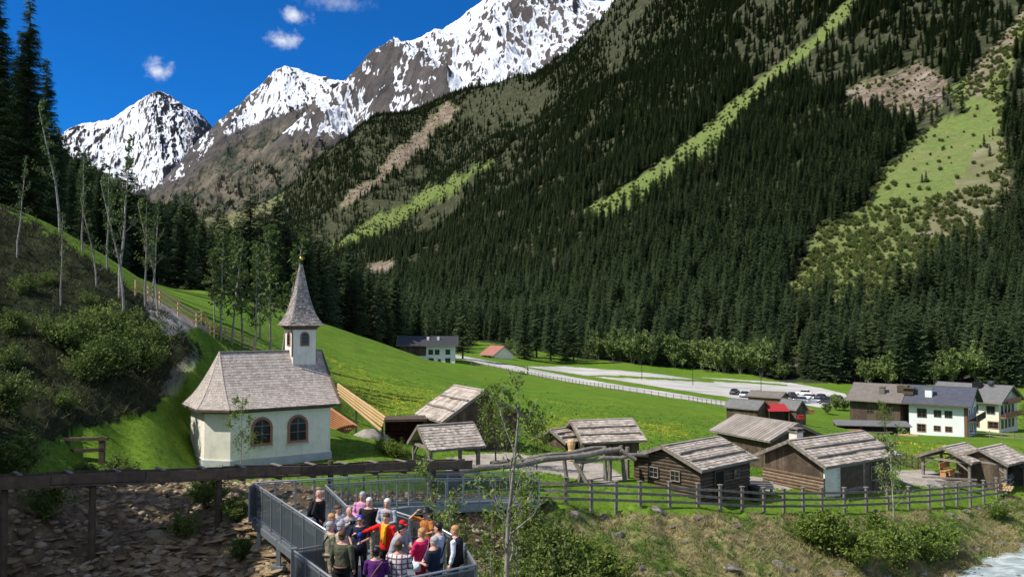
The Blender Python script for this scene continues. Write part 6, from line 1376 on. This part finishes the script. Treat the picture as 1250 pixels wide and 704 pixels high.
for i, (px, D, sc, k) in enumerate(((255,30.5,.5,0),(292,29,.35,1),(230,28.4,.35,1),(300,27,.3,0),(60,27.5,.5,1),(20,29,.6,0),(150,34,.45,0),(10,33.5,.8,1),(110,32,.4,0),(500,27.5,.3,0))):
    near('bush', DK[k], px, 0, D, sc, 'small dark bush among the stones of the gully', 'bush', 'small bushes among the gully stones', i*1.3, tn=('foliage', 'stems'))
for i, (px, py, sc) in enumerate(((90,425,1.1),(120,415,1.2),(150,430,1.15),(175,445,1.0),(135,452,1.1),(105,455,.9),(185,420,.9),(160,405,.9),(70,410,.8),(20,400,.7),(30,350,.6),(10,440,.6),(80,490,.5),(60,340,.5),(110,365,.5))):
    c = hit(px, py+8, 28); plant('bush', DK[i % 2], (c.x, c.y, c.z-.2), sc*.8, i*1.1, 'green bush on the steep left bank', 'bush', 'bushes on the steep left bank', tn=('foliage', 'stems'))
for i, (px, py, sc) in enumerate(((482,557,.55),(474,553,.5),(492,560,.45),(466,548,.4),(500,563,.4))):
    c = hit(px, py, 38); plant('bush', BU[i % 3], (c.x, c.y, c.z-.05), sc, i, 'low garden shrub in the bed between hut and flume', 'shrub', 'low shrubs beside the hut', tn=('foliage', 'stems'))
# ---- stones
def rock_mesh(seed, flat=1.0, m='rock', sub=3):
    bm = bmesh.new(); bmesh.ops.create_icosphere(bm, subdivisions=sub, radius=1)
    r = random.Random(seed); pl = [(Vector((r.gauss(0,1), r.gauss(0,1), r.gauss(0,1))).normalized(), r.uniform(.55,.85)) for _ in range(9)]
    for v in bm.verts:
        for nn, d_ in pl:
            k = v.co.dot(nn)
            if k > d_: v.co -= nn*(k-d_)*.92
        v.co *= 1+.05*math.sin(v.co.x*9+seed)*math.sin(v.co.y*8)
        v.co.z *= flat; v.co.x *= 1.25
    me = bpy.data.meshes.new('boulder'); bm.to_mesh(me); bm.free(); me.materials.append(M[m]); return me
RK = [rock_mesh(i, .7) for i in range(5)]; SL = [rock_mesh(20+i, .22, 'slab') for i in range(6)]
def stone(name, me, c, s, rot, label, cat, group=None):
    o = bpy.data.objects.new(name, me); COL.objects.link(o); o.location = c; o.rotation_euler = rot; o.scale = (s, s, s); return tag(o, label, cat, group)
for i, (px, py, w, lb) in enumerate(((800,622,34,'largest pale grey boulder just below the fence before the storehouse'),(700,624,24,'grey boulder below the fence beside the bushes'),(755,650,22,'split grey boulder halfway down the bank'),(735,627,16,None),(890,690,30,'grey boulder low on the bank, second from the bottom pale stone'),(815,695,12,'small bright white stone low on the bank'),(918,625,14,None),(895,640,16,None),(850,630,14,None),(820,640,12,None),(945,685,26,'cracked grey boulder low in the middle of the bank'),
      (960,690,20,None),(835,660,12,None),(905,655,12,None),(1065,622,14,None),(1060,630,20,'grey boulder between the bank bushes'),(1155,625,14,None),(1175,622,16,None),(1190,618,16,None),(1205,615,18,None),(1220,612,16,None),(1165,630,12,None),(1020,696,22,None),(1050,690,20,None),(1078,700,20,None),(1120,696,16,None),(1185,668,14,None),(1215,660,16,None),(1240,662,18,None),(1155,690,14,None),(1200,690,26,'pale boulder at the edge of the foaming stream'),(1235,684,24,None),(1222,695,20,None),(1245,700,22,None),(780,690,20,None),(868,668,12,None),(925,665,10,None),(720,600,8,None),(1150,700,18,None))):
    c = hit(px, py, 25); stone('boulder', RK[i % 5], (c.x, c.y, c.z-.02), w*c.y/F*.32, (rng.uniform(-.2, .2), rng.uniform(-.2, .2), rng.random()*6), lb or 'weathered grey stone half sunk in the stream bank', 'boulder', None if lb else 'smaller stones in the stream bank')
k = 0; tries = 0
while k < 290 and tries < 4000:
    tries += 1; px = rng.uniform(165, 350) if rng.random() < .8 else rng.uniform(20, 200); py = rng.uniform(606, 712)
    if py < np.interp(px, [20,165,250,300,345], [640,640,632,608,596]): continue
    c = hit(px, min(py, 703), 22)
    if py > 700: c.y -= .4
    s = rng.uniform(.10, .27)*(1.0 if rng.random() < .85 else 1.6)
    stone('flat_stone', SL[rng.randrange(6)], (c.x, c.y, c.z+s*.05), s*(1 if True else 0), (rng.uniform(-.3, .25), rng.uniform(-.25, .25), rng.uniform(-.6, .6)), 'flat ochre and grey slab in the stony slope left of the platform', 'stone', 'stone slabs of the gully slope'); k += 1
rp, rpx = sample((a_rock > .5)*(strm < .5)*(GD > 19)*(GD < 42)*(GX > -40)*(GX < 700), .27)
def merged_stones(name, pts, smin, smax, label, mt, seed):
    bm = bmesh.new(); bmesh.ops.create_icosphere(bm, subdivisions=1, radius=1); bv = np.array([v.co[:] for v in bm.verts]); bf = np.array([[v.index for v in f.verts] for f in bm.faces]); bm.free()
    r = np.random.default_rng(seed); n = len(pts); a = r.random(n)*6.28; s = r.uniform(smin, smax, n)*r.uniform(.5, 1, n)
    V = bv[None]*(1+r.normal(0, .14, (n, len(bv), 3))); V = V*s[:, None, None]*np.array([1.3, .9, .5]); ca, sa = np.cos(a)[:, None], np.sin(a)[:, None]
    x = V[..., 0]*ca-V[..., 1]*sa; y = V[..., 0]*sa+V[..., 1]*ca; z = V[..., 2]+x*r.normal(0, .2, (n, 1)); V = np.stack([x, y, z], -1)+pts[:, None]
    Fc = (bf[None]+(np.arange(n)*len(bv))[:, None, None]).reshape(-1, 3)
    return tag(np_mesh(name, V.reshape(-1, 3), Fc, mt), label, 'stones', kind='stuff')
M['rubble'] = mat('gully_rubble_stone', [(.07,.05,.028),(.19,.14,.08),(.32,.25,.16),(.42,.37,.30)], .9, 2.2, .8, 10, island=.6, detail=8)
merged_stones('gully_rubble', rp, .05, .24, 'loose rubble covering the gully below the flume', M['rubble'], 4)
sp2, _ = sample((strm > .5)*(GD < 60)*(GX < 1400), .8); merged_stones('stream_gravel', sp2, .1, .35, 'stones breaking the white water of the stream', M['rock'], 6)
# ---- grass
def grass(name, pts, h, w, nb, m, label, seed, lean=.5):
    r = np.random.default_rng(seed); n = len(pts)*nb; c = np.repeat(pts, nb, 0)+np.c_[r.normal(0, w*3, (n, 2)), np.zeros(n)]; a = r.random(n)*6.28; hh = h*r.uniform(.4, 1.15, n)
    d = np.stack([np.cos(a), np.sin(a), np.zeros(n)], 1)*w*r.uniform(.6, 1.3, n)[:, None]; tip = c+np.stack([r.normal(0, lean, n)*hh, r.normal(-.15, lean, n)*hh, hh], 1)
    V = np.stack([c-d, c+d, tip], 1).reshape(-1, 3); return tag(np_mesh(name, V, np.arange(3*n).reshape(n, 3), m), label, 'grass', kind='stuff')
M['dry_grass'] = mat('dry_straw_grass', [(.14,.115,.05),(.28,.235,.11),(.42,.36,.19)], .9, .9, 0, island=.45, trans=.2)
M['green_grass'] = mat('fresh_green_grass', [(.04,.085,.012),(.08,.15,.022),(.13,.20,.035)], .9, .9, 0, island=.45, trans=.25)
bm1 = (a_dry > .5)*(strm < .5)*(GD > 26)*(GX > 540)*(GX < 1330)
g1, _ = sample(bm1, .17); sel = fbm(g1[:, 0]/1.7, g1[:, 1]/1.7, 51, 4) > .51
grass('dry_bank_grass', g1[~sel], .30, .018, 4, M['dry_grass'], 'straw-coloured dry grass on the stream bank', 1, .8); grass('green_bank_grass', g1[sel], .28, .018, 4, M['green_grass'], 'green grass patches on the stream bank', 2, .7)
lm_ = (a_dark > .5)*(GD < 62)*(GX > -60); g2, _ = sample(lm_, .34); M['bank_grass'] = mat('shade_tinted_tussock', [(.02,.028,.010),(.045,.05,.02),(.11,.095,.05)], .9, .9, 0, island=.5, trans=.15); grass('left_bank_grass', g2, .4, .03, 4, M['bank_grass'], 'tussocky grass on the shaded left bank', 3, .8)  # blade colour darkened to carry the shade of the bank
lw = ((GD > 28)*(GD < 62)*(GX > -40)*(GX < 700)*(a_dry < .3)*(a_dark < .3)*(a_rock < .3)*(a_dirt < .3)); g3, _ = sample(lw, .26); grass('lawn_grass', g3, .10, .014, 3, M['green_grass'], 'short green grass round the chapel', 4, .5)
lw = ((GD > 40)*(GD < 64)*(GX > 640)*(GX < 1300)*(a_dry < .3)*(a_dirt < .3)); g3, _ = sample(lw, .40); grass('village_grass', g3, .12, .018, 3, M['green_grass'], 'short green grass between the village barns', 5, .5)

md_ = (GD > 56)*(GD < 125)*(GX > 200)*(GX < 1330)*(a_dark < .2)*(a_dirt < .3)*(GPY > 380)*(~(a_for > .5)); g4, _ = sample(md_*np.clip((125-GD)/55, 0, 1)**1.5, .5); grass('meadow_grass', g4, .13, .04, 4, M['green_grass'], 'green grass of the big meadow', 7, .6)
M['dandelion'] = mat('dandelion_yellow', [(.62,.48,.02),(.75,.62,.05)], .7, 3); g5, _ = sample((a_yel > .5)*(GD < 125)*(fbm(WX/6, WY/6, 12, 3) > .45), .75)
grass('dandelions', g5+np.array([0, 0, .08]), .06, .045, 3, M['dandelion'], 'yellow dandelions dotting the meadow', 8, 1.5)
